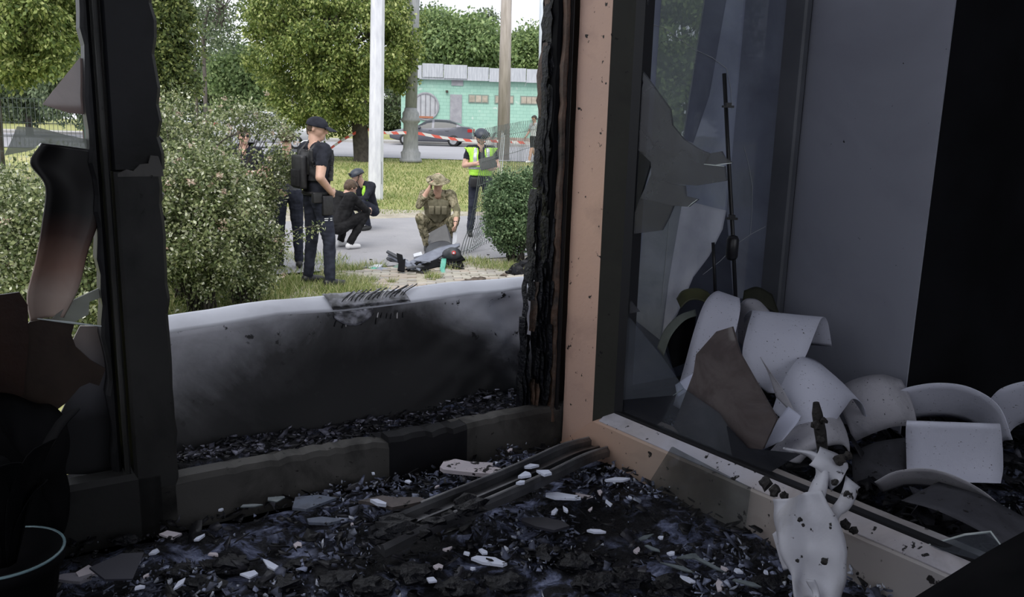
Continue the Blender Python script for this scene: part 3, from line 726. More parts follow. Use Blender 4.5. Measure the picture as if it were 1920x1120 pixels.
# ================================================================ RUBBLE
def flakes(name, label, cnt, region, size, mat, seed, thick=0.002, tilt=0.35, lift=0.01, hfn=None):
    """thin irregular chips; region() gives (u, n)"""
    r = np.random.default_rng(seed); V, Fq, Ft = [], [], []
    base = []
    for i in range(cnt):
        u, n = region(r)
        z = (hfn(u, n) if hfn else floor_h(u, n)) + r.uniform(0, lift)
        s = size * (0.35 + r.random() ** 2.2 * 1.9)
        asp = r.uniform(0.35, 1.0); a0 = r.uniform(0, 6.28); tx, ty = r.normal(0, tilt, 2)
        ang = a0 + np.sort(r.uniform(0, 6.28, 5)); rr = s * r.uniform(0.6, 1.0, 5)
        lx, ly = np.cos(ang) * rr, np.sin(ang) * rr * asp
        ca, sa = math.cos(a0), math.sin(a0); x = lx * ca - ly * sa; y = lx * sa + ly * ca
        zz = x * tx + y * ty; zz = zz - zz.min() * 0.8
        c = W(u, n, z); b = len(V)
        for k in range(5): V.append((c.x + x[k], c.y + y[k], c.z + zz[k]))
        for k in range(5): V.append((c.x + x[k], c.y + y[k], c.z + zz[k] + thick * r.uniform(.6, 1.4)))
        base.append(b)
    fs = []
    for b in base:
        fs += [(b + 5, b + 6, b + 7), (b + 5, b + 7, b + 8), (b + 5, b + 8, b + 9)]
        for k in range(5):
            k2 = (k + 1) % 5; fs += [(b + k, b + k2, b + 5 + k2), (b + k, b + 5 + k2, b + 5 + k)]
    o = place(name, fast_mesh(name, np.array(V), np.array(fs), mat))
    return tag(o, label, 'debris', kind='stuff')
def reg_floor(r):
    while True:
        u, n = r.uniform(-1.0, 0.75), -r.uniform(0.005, 0.78)
        if n > -0.80 + 0.45 * max(0, -u - .3) and (u < U_REV - .03 or n < -.33): return u, n
def clump_floor(r):
    u, n = reg_floor(r)
    for _ in range(6):
        if nz((u, n, 0), 6, 4) > 0.08: break
        u, n = reg_floor(r)
    return u, n
flakes('charred_flakes', 'black charred flakes littering the burnt floor', 4200, reg_floor, 0.0075, m_flakes('char_flake', [(0.0, (0.004, 0.004, 0.005)), (0.7, (0.012, 0.012, 0.015)), (1.0, (0.05, 0.05, 0.065))], 0.4), 1, 0.0018, 0.35, 0.012)
flakes('ash_flakes', 'blue grey ash flakes scattered over the burnt floor', 5200, clump_floor, 0.0048, m_flakes('ash_flake', [(0.0, (0.05, 0.055, 0.08)), (0.6, (0.17, 0.19, 0.28)), (0.9, (0.34, 0.38, 0.54)), (1.0, (0.6, 0.65, 0.8))], 0.6), 2, 0.0015, 0.4, 0.014)
flakes('glass_crumbs', 'tiny pale glass crumbs sprinkled over the burnt floor', 800, clump_floor, 0.0026, m_flakes('glass_crumb', [(0.0, (0.35, 0.38, 0.48)), (1.0, (0.8, 0.84, 0.95))], 0.15), 3, 0.002, 0.5, 0.018)
def reg_out(r):
    return r.uniform(-0.66, 0.04), r.uniform(0.045, 0.165)
flakes('sill_flakes', 'charred flakes heaped between frame rail and metal parapet', 1500, reg_out, 0.0065, m_flakes('sill_flake', [(0.0, (0.006, 0.006, 0.008)), (0.55, (0.02, 0.02, 0.026)), (0.85, (0.10, 0.10, 0.14)), (1.0, (0.40, 0.40, 0.50))], 0.4), 5, 0.0018, 0.22, 0.008,
       hfn=lambda u, n: FLOOR + 0.028 + 0.022 * nz((u, n, 0), 6, 2) + 0.03 * sst(-0.2, -0.6, u) * (1 - sst(0.05, 0.15, n)) + 0.012 * sst(-.25, 0.0, u))
m = MB().grid(lambda a, b: W(-0.66 + 0.72 * a, 0.03 + 0.15 * b, FLOOR + 0.024 + 0.022 * nz((-0.66 + 0.72 * a, 0.03 + 0.15 * b, 0), 6, 2) + 0.012 * nz((a * 40, b * 9, 0), 1) + 0.03 * sst(-0.2, -0.6, -0.66 + .72 * a) * (1 - b) + 0.012 * sst(-.25, 0, -.66 + .72 * a)), 120, 26)
tag(m.build('ash_heap', ASH, smooth=True), 'heap of black ash between frame rail and metal parapet', 'ash', kind='stuff')

def on_floor(px, py, dz=0.0):
    p = at_z(px, py, FLOOR + dz); return p
def chip(px, py, lx, ly, rot, th, mat, name, label, cat, group=None, tilt=(0, 0), seed=0, n=7, dz=0.008, jag=0.22):
    """an irregular slab lying on the floor; LX, LY half sizes in metres, ROT in degrees on the floor"""
    r = random.Random(seed + px * 7 + py); n = 5 if n < 8 else n - 2; c = on_floor(px, py, dz)
    R = Euler((tilt[0], tilt[1], math.radians(rot))).to_matrix(); pts = []
    for i in range(n):
        a = 2 * math.pi * (i + r.uniform(-.42, .42)) / n; k = 1.15 - (jag + .34) * r.random()
        e = 1.0
        x = math.copysign(abs(math.cos(a)) ** e, math.cos(a)) * lx * k; y = math.copysign(abs(math.sin(a)) ** e, math.sin(a)) * ly * k
        pts.append(c + R @ Vector((x, y, 0)))
    o = MB().prism(pts, R @ Vector((0, 0, th * .6))).build(name, mat)
    return tag(o, label, cat, group)
G1 = 'white plaster chips on the burnt floor'
chip(1052, 934, 0.030, 0.010, -14, 0.006, PLASTER, 'plaster_slab', 'long white plaster slab on the ash below the bent profile', 'plaster', dz=0.02, n=10, jag=.12)
chip(1156, 902, 0.023, 0.0065, 16, 0.005, PLASTER, 'plaster_slab', 'slim white plaster sliver lying under the open sash corner', 'plaster', dz=0.018, n=9, jag=.1)
chip(1118, 999, 0.014, 0.005, -4, 0.005, PLASTER, 'plaster_slab', 'small brick-shaped white plaster piece on dark ash', 'plaster', dz=0.012, n=8, jag=.08)
chip(920, 1056, 0.025, 0.008, -20, 0.006, PLASTER, 'plaster_slab', 'pale elongated plaster piece lying past the charred profile end', 'plaster', dz=0.012, n=9, jag=.15)
chip(1092, 932, 0.020, 0.008, -32, 0.004, PINKTILE, 'plaster_slab', 'pinkish plaster flake against the long white slab', 'plaster', dz=0.008)
chip(885, 884, 0.052, 0.030, -12, 0.010, PINKTILE, 'plaster_slab', 'large speckled pinkish plaster slab beside the frame rail', 'plaster', dz=0.012, n=13, jag=.22)
chip(928, 902, 0.018, 0.030, -24, 0.004, PINKTILE, 'plaster_slab', 'pinkish plaster piece half under the large speckled slab', 'plaster', dz=0.006, n=8)
chip(750, 945, 0.052, 0.020, 4, 0.008, m_sooty('brownish_plaster', (0.10, 0.085, 0.085), (0.15, 0.125, 0.12), (0.03, 0.03, 0.032), 14, .45, .7, .64), 'plaster_slab', 'dull brown plaster slab with a pale broken edge', 'plaster', dz=0.012, n=10)
chip(712, 947, 0.016, 0.005, -32, 0.008, PLASTER, 'plaster_slab', 'white sliver wedged at the brown slab broken edge', 'plaster', dz=0.018)
chip(1020, 985, 0.045, 0.016, -14, 0.006, mottled('slate_piece', (0.012, 0.012, 0.018), (0.030, 0.030, 0.042), 14, .6), 'dark_slab', 'flat dark slab below the bent metal profile', 'debris', dz=0.008, n=9)
chip(585, 905 + 40, 0.050, 0.022, 12, 0.006, m_sooty('blue_grey_slab', (0.10, 0.12, 0.17), (0.15, 0.17, 0.22), (0.03, 0.03, 0.04), 16, .45, .7, .62), 'glazed_slab', 'blue grey flat slab near the frame rail', 'debris', dz=0.014, n=6, jag=.1)
chip(600, 980, 0.032, 0.012, 4, 0.006, m_sooty('blue_grey_slab', (0.10, 0.12, 0.17), (0.15, 0.17, 0.22), (0.03, 0.03, 0.04), 16, .45, .7, .62), 'glazed_slab', 'smaller blue grey slab in front of the flat one', 'debris', dz=0.012, n=7, jag=.15)
chip(225, 1070, 0.042, 0.026, 60, 0.004, mottled('blue_black_sheet', (0.022, 0.022, 0.034), (0.034, 0.034, 0.05), 8, .7), 'dark_slab', 'blue black board piece on the floor in front of the mullion', 'debris', dz=0.02, n=6, tilt=(0.3, 0.1))
chip(132, 1088, 0.026, 0.013, 12, 0.006, m_sooty('lilac_grey_chip', (0.20, 0.19, 0.22), (0.26, 0.25, 0.29), (.08, .08, .1), 20, .5, .8, .7), 'plaster_slab', 'lilac grey plaster chip beside the blue black board', 'plaster', dz=0.016, n=9)
chip(168, 1075, 0.014, 0.013, 40, 0.005, PINKTILE, 'plaster_slab', 'pale pink plaster chip leaning on the blue black board', 'plaster', dz=0.018, n=6, tilt=(.3, 0))
chip(318, 1005, 0.018, 0.010, -25, 0.004, PINKTILE, 'plaster_slab', 'pinkish chip on the floor at the mullion foot', 'plaster', dz=0.012, n=6)
for i, (px, py, l, w_, rot, mt) in enumerate([(990, 876, .016, .010, 20, 0), (1022, 890, .013, .010, -10, 0), (1003, 862, .014, .008, 12, 0), (975, 908, .008, .005, 30, 0), (985, 893, .012, .009, 45, 0)]):
    chip(px, py, l, w_, rot, 0.006, PLASTER, 'plaster_lump', 'crumbled white plaster lump resting on the bent metal profile', 'plaster', 'white lumps on the bent profile', dz=0.050, n=7)
WH = [(957, 846, .006, .005), (1033, 858, .005, .008), (1030, 848, .006, .004), (840, 1032, .008, .005), (875, 1040, .007, .006), (905, 1036, .009, .006), (822, 1066, .008, .007), (886, 1069, .006, .004), (810, 1090, .007, .006), (1108, 957, .007, .003), (1040, 962, .014, .004), (1060, 958, .010, .004), (1124, 925, .010, .004), (1140, 945, .012, .005), (1182, 935, .005, .003), (1195, 1035, .010, .006), (1260, 1040, .007, .006), (1383, 1072, .006, .006), (1360, 1070, .010, .004), (1435, 1075, .006, .004), (415, 958, .006, .004), (558, 1024, .009, .006), (290, 1038, .008, .010), (375, 1010, .012, .005), (275, 1082, .005, .003), (340, 1096, .012, .004), (262, 1104, .006, .005), (400, 1042, .007, .004), (505, 1062, .016, .006), (470, 1080, .012, .008), (660, 985, .004, .003), (1240, 1010, .005, .004), (1290, 1090, .016, .006), (1350, 1100, .018, .006), (930, 870, .004, .004), (765, 905, .006, .004), (820, 915, .006, .003), (700, 890, .005, .004)]
for i, (px, py, l, w_) in enumerate(WH):
    chip(px, py, l, w_, rnd.uniform(0, 180), 0.004, PLASTER if i % 3 else PINKTILE, 'plaster_chip', 'small pale plaster chip scattered on the ash', 'plaster', G1, dz=0.014, n=6, tilt=(rnd.uniform(-.2, .2), rnd.uniform(-.2, .2)))
GS = [(1210, 1010, .02, .004, 40), (1225, 1030, .016, .004, -35), (1330, 1060, .034, .004, -35), (1400, 1095, .03, .005, -15), (1270, 1065, .02, .004, -20), (1290, 1045, .02, .008, 30), (520, 900 + 38, .016, .010, 20), (465, 950, .02, .004, 20)]
for i, (px, py, l, w_, rot) in enumerate(GS):
    chip(px, py, l, w_, rot, 0.003, m_sooty('greenish_glass_bit', (0.13, 0.155, 0.165), (0.20, 0.23, 0.245), (.03, .035, .04), 20, .45, .7, .66, .2), 'glass_splinter', 'greenish grey glass splinter lying in the ash', 'glass', 'glass splinters in the ash', dz=0.012, n=5, tilt=(.2, .1))
# bent window profile across the ash
prof = thing('bent_metal_profile', 'long bent burnt metal window profile lying across the ash', 'metal profile', on_floor(900, 955))
ctr = crom([on_floor(706, 1032, 0.012), on_floor(770, 1000, 0.022), on_floor(852, 966, 0.030), on_floor(900, 946, 0.030), on_floor(1000, 902, 0.034), on_floor(1075, 866, 0.030), on_floor(1124, 850, 0.002)], 10)
nC = len(ctr)
def pside(i):
    t = (ctr[min(i + 1, nC - 1)] - ctr[max(i - 1, 0)]); s_ = Vector((t.y, -t.x, 0)).normalized(); return s_
def psec(o, w, h): return [(o - w, 0), (o - w, h), (o - w + .002, h + .001), (o + w, h - .002), (o + w, 0)]
MB().sweep(ctr, [(-.024, 0), (-.024, .020), (-.019, .024), (-.015, .020), (-.015, .011), (-.003, .009), (-.003, .013), (.001, .013), (.001, .008), (.012, .006), (.012, .013), (.018, .015), (.023, .010), (.023, 0)], pside).build('channel', ALU, prof, fix=True)
MB().tube([p + pside(i) * -0.0205 + UP * 0.0245 for i, p in enumerate(ctr)][14:], 0.0016, 6).build('bright_rib', mottled('scraped_rib', (.10, .10, .11), (.30, .30, .31), 12, .4), prof, smooth=True)
MB().tube([p + pside(i) * 0.017 + UP * 0.0155 for i, p in enumerate(ctr)][18:], 0.002, 6).build('bright_rib', mottled('scraped_rib', (.10, .10, .11), (.30, .30, .31), 12, .4), prof, smooth=True)
for i in range(12):
    q = ctr[2 + i * 2] + pside(2 + i * 2) * rnd.uniform(-.015, .02) + UP * rnd.uniform(0.005, 0.018); s_ = rnd.uniform(.008, .016)
    b = bmesh.new(); bmesh.ops.create_icosphere(b, subdivisions=2, radius=1.0); m = MB()
    m.add([q + Vector((v.co.x * s_ * 1.5, v.co.y * s_, v.co.z * s_ * .6)) * (1 + .6 * nz(v.co, 2.2, i)) for v in b.verts], [[v.index for v in f.verts] for f in b.faces]); b.free()
    m.build('char_lump', CHAR, prof)
for i, (px, py, s_) in enumerate([(640, 1090, .03), (775, 1080, .035), (950, 1095, .03), (1090, 1060, .035), (1180, 1085, .03), (430, 1060, .03), (340, 1075, .025), (520, 1100, .035), (860, 1105, .03), (1020, 1040, .028), (560, 1060, .022), (380, 1100, .03), (1260, 1100, .03), (1120, 1095, .035), (700, 1105, .03), (240, 1015, .02), (1440, 1100, .03), (250, 1045, .022)]):
    s_ *= .6; q = on_floor(px, py, 0.0); b = bmesh.new(); bmesh.ops.create_icosphere(b, subdivisions=3, radius=1.0); m = MB()
    m.add([q + Vector((v.co.x * s_ * 1.4, v.co.y * s_, max(-.1, v.co.z) * s_ * .55)) * (1 + .55 * nz(v.co, 1.8, i) + .25 * nz(v.co, 5, i)) for v in b.verts], [[v.index for v in f.verts] for f in b.faces]); b.free()
    tag(m.build('charred_lump', CHAR), 'rough black charred lump lying on the ash floor', 'debris', 'charred lumps on the floor')

# ================================================================ FALLEN BLIND SLATS
def P3(a): return at_y(a[0], a[1], a[2])
def loft(A, B, name, mat, label, cat='blind slat', group=None, k=7, nu=6, th=0.001, curl=0.0, parent=None, wob=0.0, ripple=0.0):
    ca, cb = crom([P3(p) for p in A], k), crom([P3(p) for p in B], k); n = len(ca) - 1
    def f(a, b):
        i = round(b * n); p = ca[i].lerp(cb[i], a)
        if wob: p = p + Vector((nz((p.x, p.y, p.z), 38, 1), nz((p.x, p.y, p.z), 34, 4), nz((p.x, p.y, p.z), 36, 7))) * wob
        return p + Vector((-.2, -1, .3)).normalized() * (curl * math.sin(a * math.pi) + ripple * math.sin(a * 7.5 + b * 2.2))
    m = MB().grid(f, nu, n)
    o = m.build(name, mat, parent, smooth=True, solid=th)
    return o if parent else tag(o, label, cat, group)
loft([(1262, 760, 1.40), (1282, 690, 1.43), (1302, 618, 1.46), (1322, 566, 1.49), (1344, 546, 1.53), (1352, 560, 1.58), (1345, 640, 1.60)],
     [(1330, 800, 1.36), (1360, 690, 1.39), (1378, 628, 1.42), (1388, 580, 1.45), (1386, 560, 1.50), (1388, 570, 1.55), (1390, 640, 1.58)], 'curled_blind_strip', SLAT, 'tall pale slat folded over at its rounded top, behind the brown glass shard')
loft([(1410, 640, 1.58), (1394, 600, 1.52), (1410, 583, 1.47), (1400, 620, 1.42), (1392, 665, 1.39), (1405, 705, 1.37), (1440, 737, 1.36)],
     [(1560, 650, 1.55), (1552, 605, 1.50), (1541, 597, 1.45), (1528, 625, 1.40), (1512, 665, 1.37), (1490, 705, 1.35), (1452, 738, 1.34)], 'curled_blind_strip', SLAT, 'broad pale slat curling down beside the white reveal')
loft([(1448, 770, 1.30), (1462, 730, 1.31), (1480, 694, 1.33), (1502, 670, 1.36), (1530, 676, 1.40), (1560, 700, 1.43)],
     [(1530, 850, 1.24), (1560, 800, 1.25), (1585, 765, 1.28), (1600, 748, 1.31), (1618, 760, 1.35), (1630, 800, 1.38)], 'curled_blind_strip', SLAT, 'slat rolled like a tube below the broad curling one', curl=0.03)
loft([(1440, 850, 1.22), (1470, 818, 1.23), (1505, 792, 1.25), (1540, 770, 1.28), (1565, 765, 1.31)],
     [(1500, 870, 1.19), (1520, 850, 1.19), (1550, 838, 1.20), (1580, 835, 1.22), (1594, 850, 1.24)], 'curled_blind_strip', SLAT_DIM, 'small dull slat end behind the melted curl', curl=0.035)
loft([(1668, 745, 1.40), (1700, 728, 1.38), (1760, 719, 1.36), (1820, 728, 1.34), (1872, 762, 1.32), (1898, 825, 1.30)],
     [(1650, 800, 1.44), (1690, 790, 1.43), (1740, 782, 1.42), (1790, 785, 1.41), (1830, 800, 1.40), (1850, 830, 1.38)], 'curled_blind_strip', SLAT, 'wide arching slat lying against the black wall', curl=0.0)
loft([(1706, 830, 1.25), (1704, 800, 1.24), (1701, 790, 1.21), (1699, 796, 1.20), (1698, 815, 1.203), (1699, 850, 1.208), (1700, 880, 1.205), (1704, 903, 1.19)],
     [(1870, 830, 1.25), (1872, 806, 1.24), (1874, 796, 1.21), (1876, 802, 1.20), (1878, 818, 1.203), (1880, 852, 1.208), (1880, 884, 1.205), (1876, 907, 1.19)], 'curled_blind_strip', SLAT, 'squared slat folded over its top edge, before the wide arch')
loft([(1855, 750, 1.40), (1880, 728, 1.38), (1930, 715, 1.36), (1990, 720, 1.34)], [(1880, 830, 1.44), (1905, 800, 1.42), (1940, 790, 1.40), (1990, 800, 1.38)], 'curled_blind_strip', SLAT, 'slat lying past the wide arching one by the black wall')
loft([(1640, 905, 1.14), (1680, 885, 1.13), (1740, 880, 1.12), (1800, 898, 1.10), (1860, 935, 1.08), (1900, 985, 1.06)],
     [(1655, 925, 1.18), (1700, 912, 1.17), (1745, 915, 1.16), (1790, 930, 1.14), (1835, 955, 1.12), (1870, 1000, 1.10)], 'curled_blind_strip', SLAT_DIM, 'low arched smoky slat below the squared one', curl=0.0)
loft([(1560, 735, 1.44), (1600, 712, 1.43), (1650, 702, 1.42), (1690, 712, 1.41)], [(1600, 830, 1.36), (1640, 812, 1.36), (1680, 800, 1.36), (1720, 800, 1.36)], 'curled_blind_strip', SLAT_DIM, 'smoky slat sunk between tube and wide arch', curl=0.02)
loft([(1596, 850, 1.30), (1640, 830, 1.30), (1690, 822, 1.30), (1700, 826, 1.30)], [(1600, 910, 1.22), (1640, 900, 1.21), (1690, 895, 1.21), (1704, 900, 1.22)], 'curled_blind_strip', m_sooty('sooted_slat', (.06, .06, .07), (.10, .10, .115), (.015, .015, .018), 8, .45, .7, .64, .8), 'soot-blackened slat between the dull end and the squared one')
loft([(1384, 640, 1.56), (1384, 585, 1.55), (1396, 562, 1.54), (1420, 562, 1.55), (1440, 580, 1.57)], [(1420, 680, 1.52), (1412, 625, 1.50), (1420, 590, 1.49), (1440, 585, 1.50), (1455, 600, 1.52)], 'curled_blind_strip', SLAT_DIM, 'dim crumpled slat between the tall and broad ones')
loft([(1432, 842, 1.20), (1450, 800, 1.21), (1478, 762, 1.23)], [(1466, 826, 1.17), (1492, 796, 1.18), (1502, 780, 1.20)], 'paper_sheet', PAPER, 'pale blue paper sheet between brown glass shard and tube slat', 'paper')
loft([(1455, 745, 1.28), (1440, 700, 1.31), (1425, 670, 1.33)], [(1500, 790, 1.22), (1470, 735, 1.27), (1445, 700, 1.30)], 'paper_sheet', SLAT_DIM, 'lilac paper strip just above the pale blue sheet', 'paper')
loft([(1266, 722, 1.36), (1290, 706, 1.37), (1302, 700, 1.38)], [(1270, 745, 1.34), (1292, 730, 1.35), (1300, 724, 1.36)], 'paper_sheet', PAPER, 'small pale scrap wedged behind the sash glass', 'paper')
loft([(1690, 940, 1.06), (1760, 960, 1.02), (1860, 1010, 0.98), (1960, 1080, 0.95)], [(1760, 905, 1.12), (1840, 930, 1.08), (1900, 960, 1.04), (1990, 1010, 1.0)], 'curled_blind_strip', m_sooty('sooted_slat2', (.05, .05, .06), (.08, .08, .095), (.012, .012, .015), 8, .45, .7, .64, .8), 'soot-blackened slat under the low arched one')
loft([(1712, 1122, 0.74), (1760, 1092, 0.76), (1802, 1066, 0.78), (1860, 1030, 0.80), (1960, 975, 0.82)], [(1730, 1300, 0.60), (1800, 1280, 0.60), (1880, 1260, 0.60), (1960, 1240, 0.60), (2060, 1220, 0.60)], 'dark_board', BLACK, 'black burnt board lying over the end of the sash rail', 'board', th=0.006)
# olive bowl and dusty green card under the rods
loft([(1268, 560, 1.60), (1280, 545, 1.60), (1305, 540, 1.60), (1325, 546, 1.60), (1334, 556, 1.60)], [(1276, 578, 1.58), (1290, 565, 1.58), (1305, 562, 1.58), (1320, 566, 1.58), (1330, 574, 1.58)], 'olive_bowl_rim', OLIVE, 'curved olive green rim piece behind the tall slat', 'bowl')
loft([(1232, 652, 1.46), (1246, 618, 1.48), (1272, 592, 1.50), (1304, 580, 1.52)], [(1244, 668, 1.44), (1258, 630, 1.46), (1282, 602, 1.48), (1306, 592, 1.50)], 'curved_card', GREYGREEN, 'dusty green curved card strip beside the tall slat', 'card')
loft([(1250, 640, 1.47), (1275, 598, 1.50), (1305, 590, 1.52)], [(1262, 690, 1.43), (1285, 680, 1.46), (1300, 660, 1.48)], 'burnt_card', BLACK, 'burnt black hollow card below the dusty green strip', 'card')
loft([(1395, 545, 1.60), (1420, 538, 1.60), (1448, 552, 1.60)], [(1390, 580, 1.58), (1420, 572, 1.58), (1462, 590, 1.58)], 'olive_bowl_rim', m_sooty('dark_olive', (.02, .022, .012), (.03, .03, .018), (.006, .006, .006), 9), 'dark olive lump behind the rod and the crumpled slat', 'bowl')
# rods
rod = thing('blind_rod', 'tall thin black rod with two clips and an oval weight, against the sooty pane', 'rod', at_y(1381, 600, 1.56))
MB().tube([at_y(1358, 138, 1.62), at_y(1366, 300, 1.60), at_y(1374, 440, 1.58), at_y(1381, 600, 1.56)], 0.0038, 8).build('shaft', ROD, rod, smooth=True)
for (x, y) in ((1364, 200), (1371, 410)):
    c = at_y(x + 1, y, 1.60 if y < 300 else 1.58); MB().box(c, (0.020, 0.010, 0.004)).box(c + Vector((0, 0, .003)), (.010, .012, .008)).build('clip', ROD, rod)
c = at_y(1373, 465, 1.575)
MB().lathe(c, [(0.002, -.024), (0.008, -.022), (0.0115, -.016), (0.0115, .016), (0.008, .022), (0.002, .024)], 14).build('weight', plain('weight_black', (.014, .014, .017), .35), rod, smooth=True)
rod2 = tag(MB().tube([at_y(1337, 455, 1.58), at_y(1339, 500, 1.58), at_y(1343, 590, 1.57)], 0.0032, 8).build('short_rod', ROD, smooth=True), 'short black rod standing beside the tall clipped rod', 'rod')
# ================================================================ MELTED PLASTIC CURL hanging over the sash rail
mel = thing('melted_plastic_curl', 'melted white plastic curl hanging over the sash bottom rail', 'melted plastic', at_z(1520, 1110, FLOOR))
def mp(l): return [(x, y, d) for x, y, d in l]
loft([(1455, 935, 0.98), (1458, 985, 0.96), (1464, 1030, 0.94), (1478, 1080, 0.92), (1486, 1124, 0.90)], [(1540, 920, 0.95), (1556, 960, 0.93), (1578, 1010, 0.91), (1580, 1060, 0.89), (1572, 1130, 0.87)], 'lower_sheet', MELT, '', parent=mel, nu=14, k=8, th=0.0025, wob=0.005, curl=0.006, ripple=0.010)
loft([(1462, 952, .972), (1490, 962, .965), (1508, 935, .97), (1520, 908, .985), (1530, 885, .995), (1524, 864, 1.01), (1504, 852, 1.02), (1468, 844, 1.03)], [(1500, 992, .952), (1528, 972, .95), (1546, 938, .955), (1554, 905, .97), (1552, 878, .985), (1544, 858, 1.0), (1520, 845, 1.015), (1474, 840, 1.03)], 'upper_fold', MELT, '', parent=mel, nu=6, k=8, th=0.0025, wob=0.002, curl=0.007)
loft([(1520, 868, 1.0), (1535, 880, 0.99), (1552, 905, 0.98), (1562, 918, 0.97)], [(1535, 842, 1.02), (1568, 852, 1.01), (1586, 868, 1.0), (1590, 880, 0.99)], 'crest', MELT, '', parent=mel, nu=8, k=8, th=0.0025, wob=0.0045, curl=0.012)
loft([(1546, 984, 0.93), (1556, 960, 0.94), (1570, 935, 0.95), (1582, 915, 0.96), (1588, 890, 0.98)], [(1560, 1010, 0.92), (1574, 975, 0.93), (1592, 952, 0.94), (1604, 930, 0.95), (1614, 912, 0.97)], 'side_strip', MELT, '', parent=mel, nu=5, k=8, th=0.0025, wob=0.0045, curl=0.006)
loft([(1452, 1005, 0.955), (1456, 1035, 0.945), (1464, 1068, 0.935)], [(1462, 1000, 0.95), (1474, 1040, 0.94), (1480, 1062, 0.93)], 'drip', MELT, '', parent=mel, nu=4, th=0.003, wob=.006)
loft([(1515, 1088, 0.885), (1522, 1105, 0.88), (1518, 1126, 0.87)], [(1528, 1086, 0.88), (1534, 1104, 0.875), (1530, 1126, 0.865)], 'drip', MELT, '', parent=mel, nu=4, th=0.003, wob=.006)
CHARBIT = mottled('burnt_crumb', (0.005, 0.004, 0.004), (0.022, 0.018, 0.016), 40, 0.7, bump=0.5)
def lumps(pxs, name, mat, parent, seed=0):
    for i, (x, y, d, s_) in enumerate(pxs):
        q = at_y(x, y, d); b = bmesh.new(); bmesh.ops.create_icosphere(b, subdivisions=2, radius=1.0); m = MB()
        m.add([q + Vector(v.co) * s_ * (1 + .55 * nz(v.co, 2.0, i + seed) + .3 * nz(v.co, 5, i)) for v in b.verts], [[v.index for v in f.verts] for f in b.faces]); b.free()
        m.build(name, mat, parent)
lumps([(1575, 862, 0.985, .007), (1590, 855, 0.99, .005), (1565, 905, 0.965, .004), (1590, 930, 0.95, .006), (1600, 925, 0.955, .005), (1495, 1052, 0.905, .0022), (1500, 975, 0.925, .003), (1546, 1053, 0.882, .004), (1506, 985, 0.92, .002), (1452, 920, 0.985, .007), (1435, 905, 1.0, .008), (1470, 930, 0.975, .005), (1585, 985, 0.955, .006), (1600, 995, 0.95, .005)], 'burnt_crumb', CHARBIT, mel)
tw = thing('charred_twig', 'charred upright stick poking up behind the melted curl', 'stick', at_y(1543, 850, 1.08))
MB().tube([at_y(1543, 850, 1.08), at_y(1538, 810, 1.085), at_y(1532, 775, 1.09), at_y(1530, 755, 1.09)], [.007, .008, .007, .004], 7).build('stem', CHARBIT, tw)
lumps([(1530, 798, 1.08, .006), (1545, 790, 1.08, .005), (1540, 825, 1.07, .006)], 'knot', CHARBIT, tw, 5)
gl = thing('clear_glass_offcut', 'bent clear glass offcut glinting beside the low arched slat', 'glass', at_z(1800, 1020, FLOOR))
MB().tube([at_y(1742, 1022, 0.93), at_y(1810, 1003, 0.95), at_y(1858, 998, 0.95), at_y(1882, 1030, 0.90)], [.001, .0016, .0016, .001], 5).build('bright_edge', EDGE, gl)
MB().prism([at_y(1742, 1022, 0.93), at_y(1810, 1003, 0.95), at_y(1858, 998, 0.95), at_y(1882, 1030, 0.90), at_y(1830, 1045, 0.88)], (0, 0, -0.003)).build('pane', G_CLEARISH, gl)
# a soft dark layer of rubble over the corner by the wall
def reg_corner(r): return r.uniform(0.05, 0.9), -r.uniform(0.33, 0.75)
flakes('corner_flakes', 'charred rubble flakes around the fallen slats', 900, reg_corner, 0.016, m_flakes('corner_flake', [(0.0, (0.006, 0.006, 0.008)), (0.7, (0.02, 0.02, 0.024)), (1.0, (0.10, 0.10, 0.12))], 0.5), 8, 0.002, 0.5, 0.03)
# ================================================================ OUTDOORS: GROUND
def m_ground(name, stops, s1, s2, bump=0.5, rough=0.9, speck=None):
    t = NT(name); n1 = t.noise(s1, 6, 0.6); n2 = t.noise(s2, 6, 0.65)
    v = t.math('ADD', t.math('MULTIPLY', n1, 0.55), t.math('MULTIPLY', n2, 0.45))
    c = t.ramp(v, stops)
    if speck: c = t.mix(t.ramp(t.noise(speck[0], 3), [(speck[1], 0.0), (speck[1] + .05, 0.7)]), c, speck[2])
    return t.finish(t.pbr(c, rough, 0, 0.2, t.bump(n2, bump, 0.03)))
LAWN = m_ground('dry_lawn', [(0.36, (0.13, 0.17, 0.05)), (0.50, (0.30, 0.31, 0.12)), (0.62, (0.44, 0.40, 0.20))], 0.5, 9)
SOIL = m_ground('sandy_soil', [(0.36, (0.22, 0.20, 0.15)), (0.50, (0.36, 0.33, 0.27)), (0.64, (0.45, 0.42, 0.36))], 2, 14)
ASPHALT = m_ground('asphalt_path', [(0.36, (0.25, 0.25, 0.265)), (0.64, (0.33, 0.325, 0.34))], 1.2, 40, 0.25, 0.85, (3.0, .66, (.16, .16, .165)))
ROAD = m_ground('asphalt_road', [(0.36, (0.29, 0.29, 0.31)), (0.64, (0.36, 0.36, 0.385))], 0.4, 8, 0.1, 0.85)
KERB = m_ground('kerb_stone', [(0.36, (0.30, 0.29, 0.28)), (0.64, (0.42, 0.41, 0.40))], 1, 12, 0.2)
def strip(name, near, far, mat, dz, x0=-40, x1=30, nx=70, ny=10, kind='structure', thick=0):
    """a band of ground between two lines given as (x, y) pairs of points"""
    def ln(l, x): (xa, ya), (xb, yb) = l; return ya + (yb - ya) * (x - xa) / (xb - xa)
    def f(a, b):
        x = x0 + (x1 - x0) * a; y = ln(near, x) + (ln(far, x) - ln(near, x)) * b
        return Vector((x, y, gz(x, y) + dz))
    o = MB().grid(f, nx, ny).build(name, mat, smooth=True); o['kind'] = kind; return o
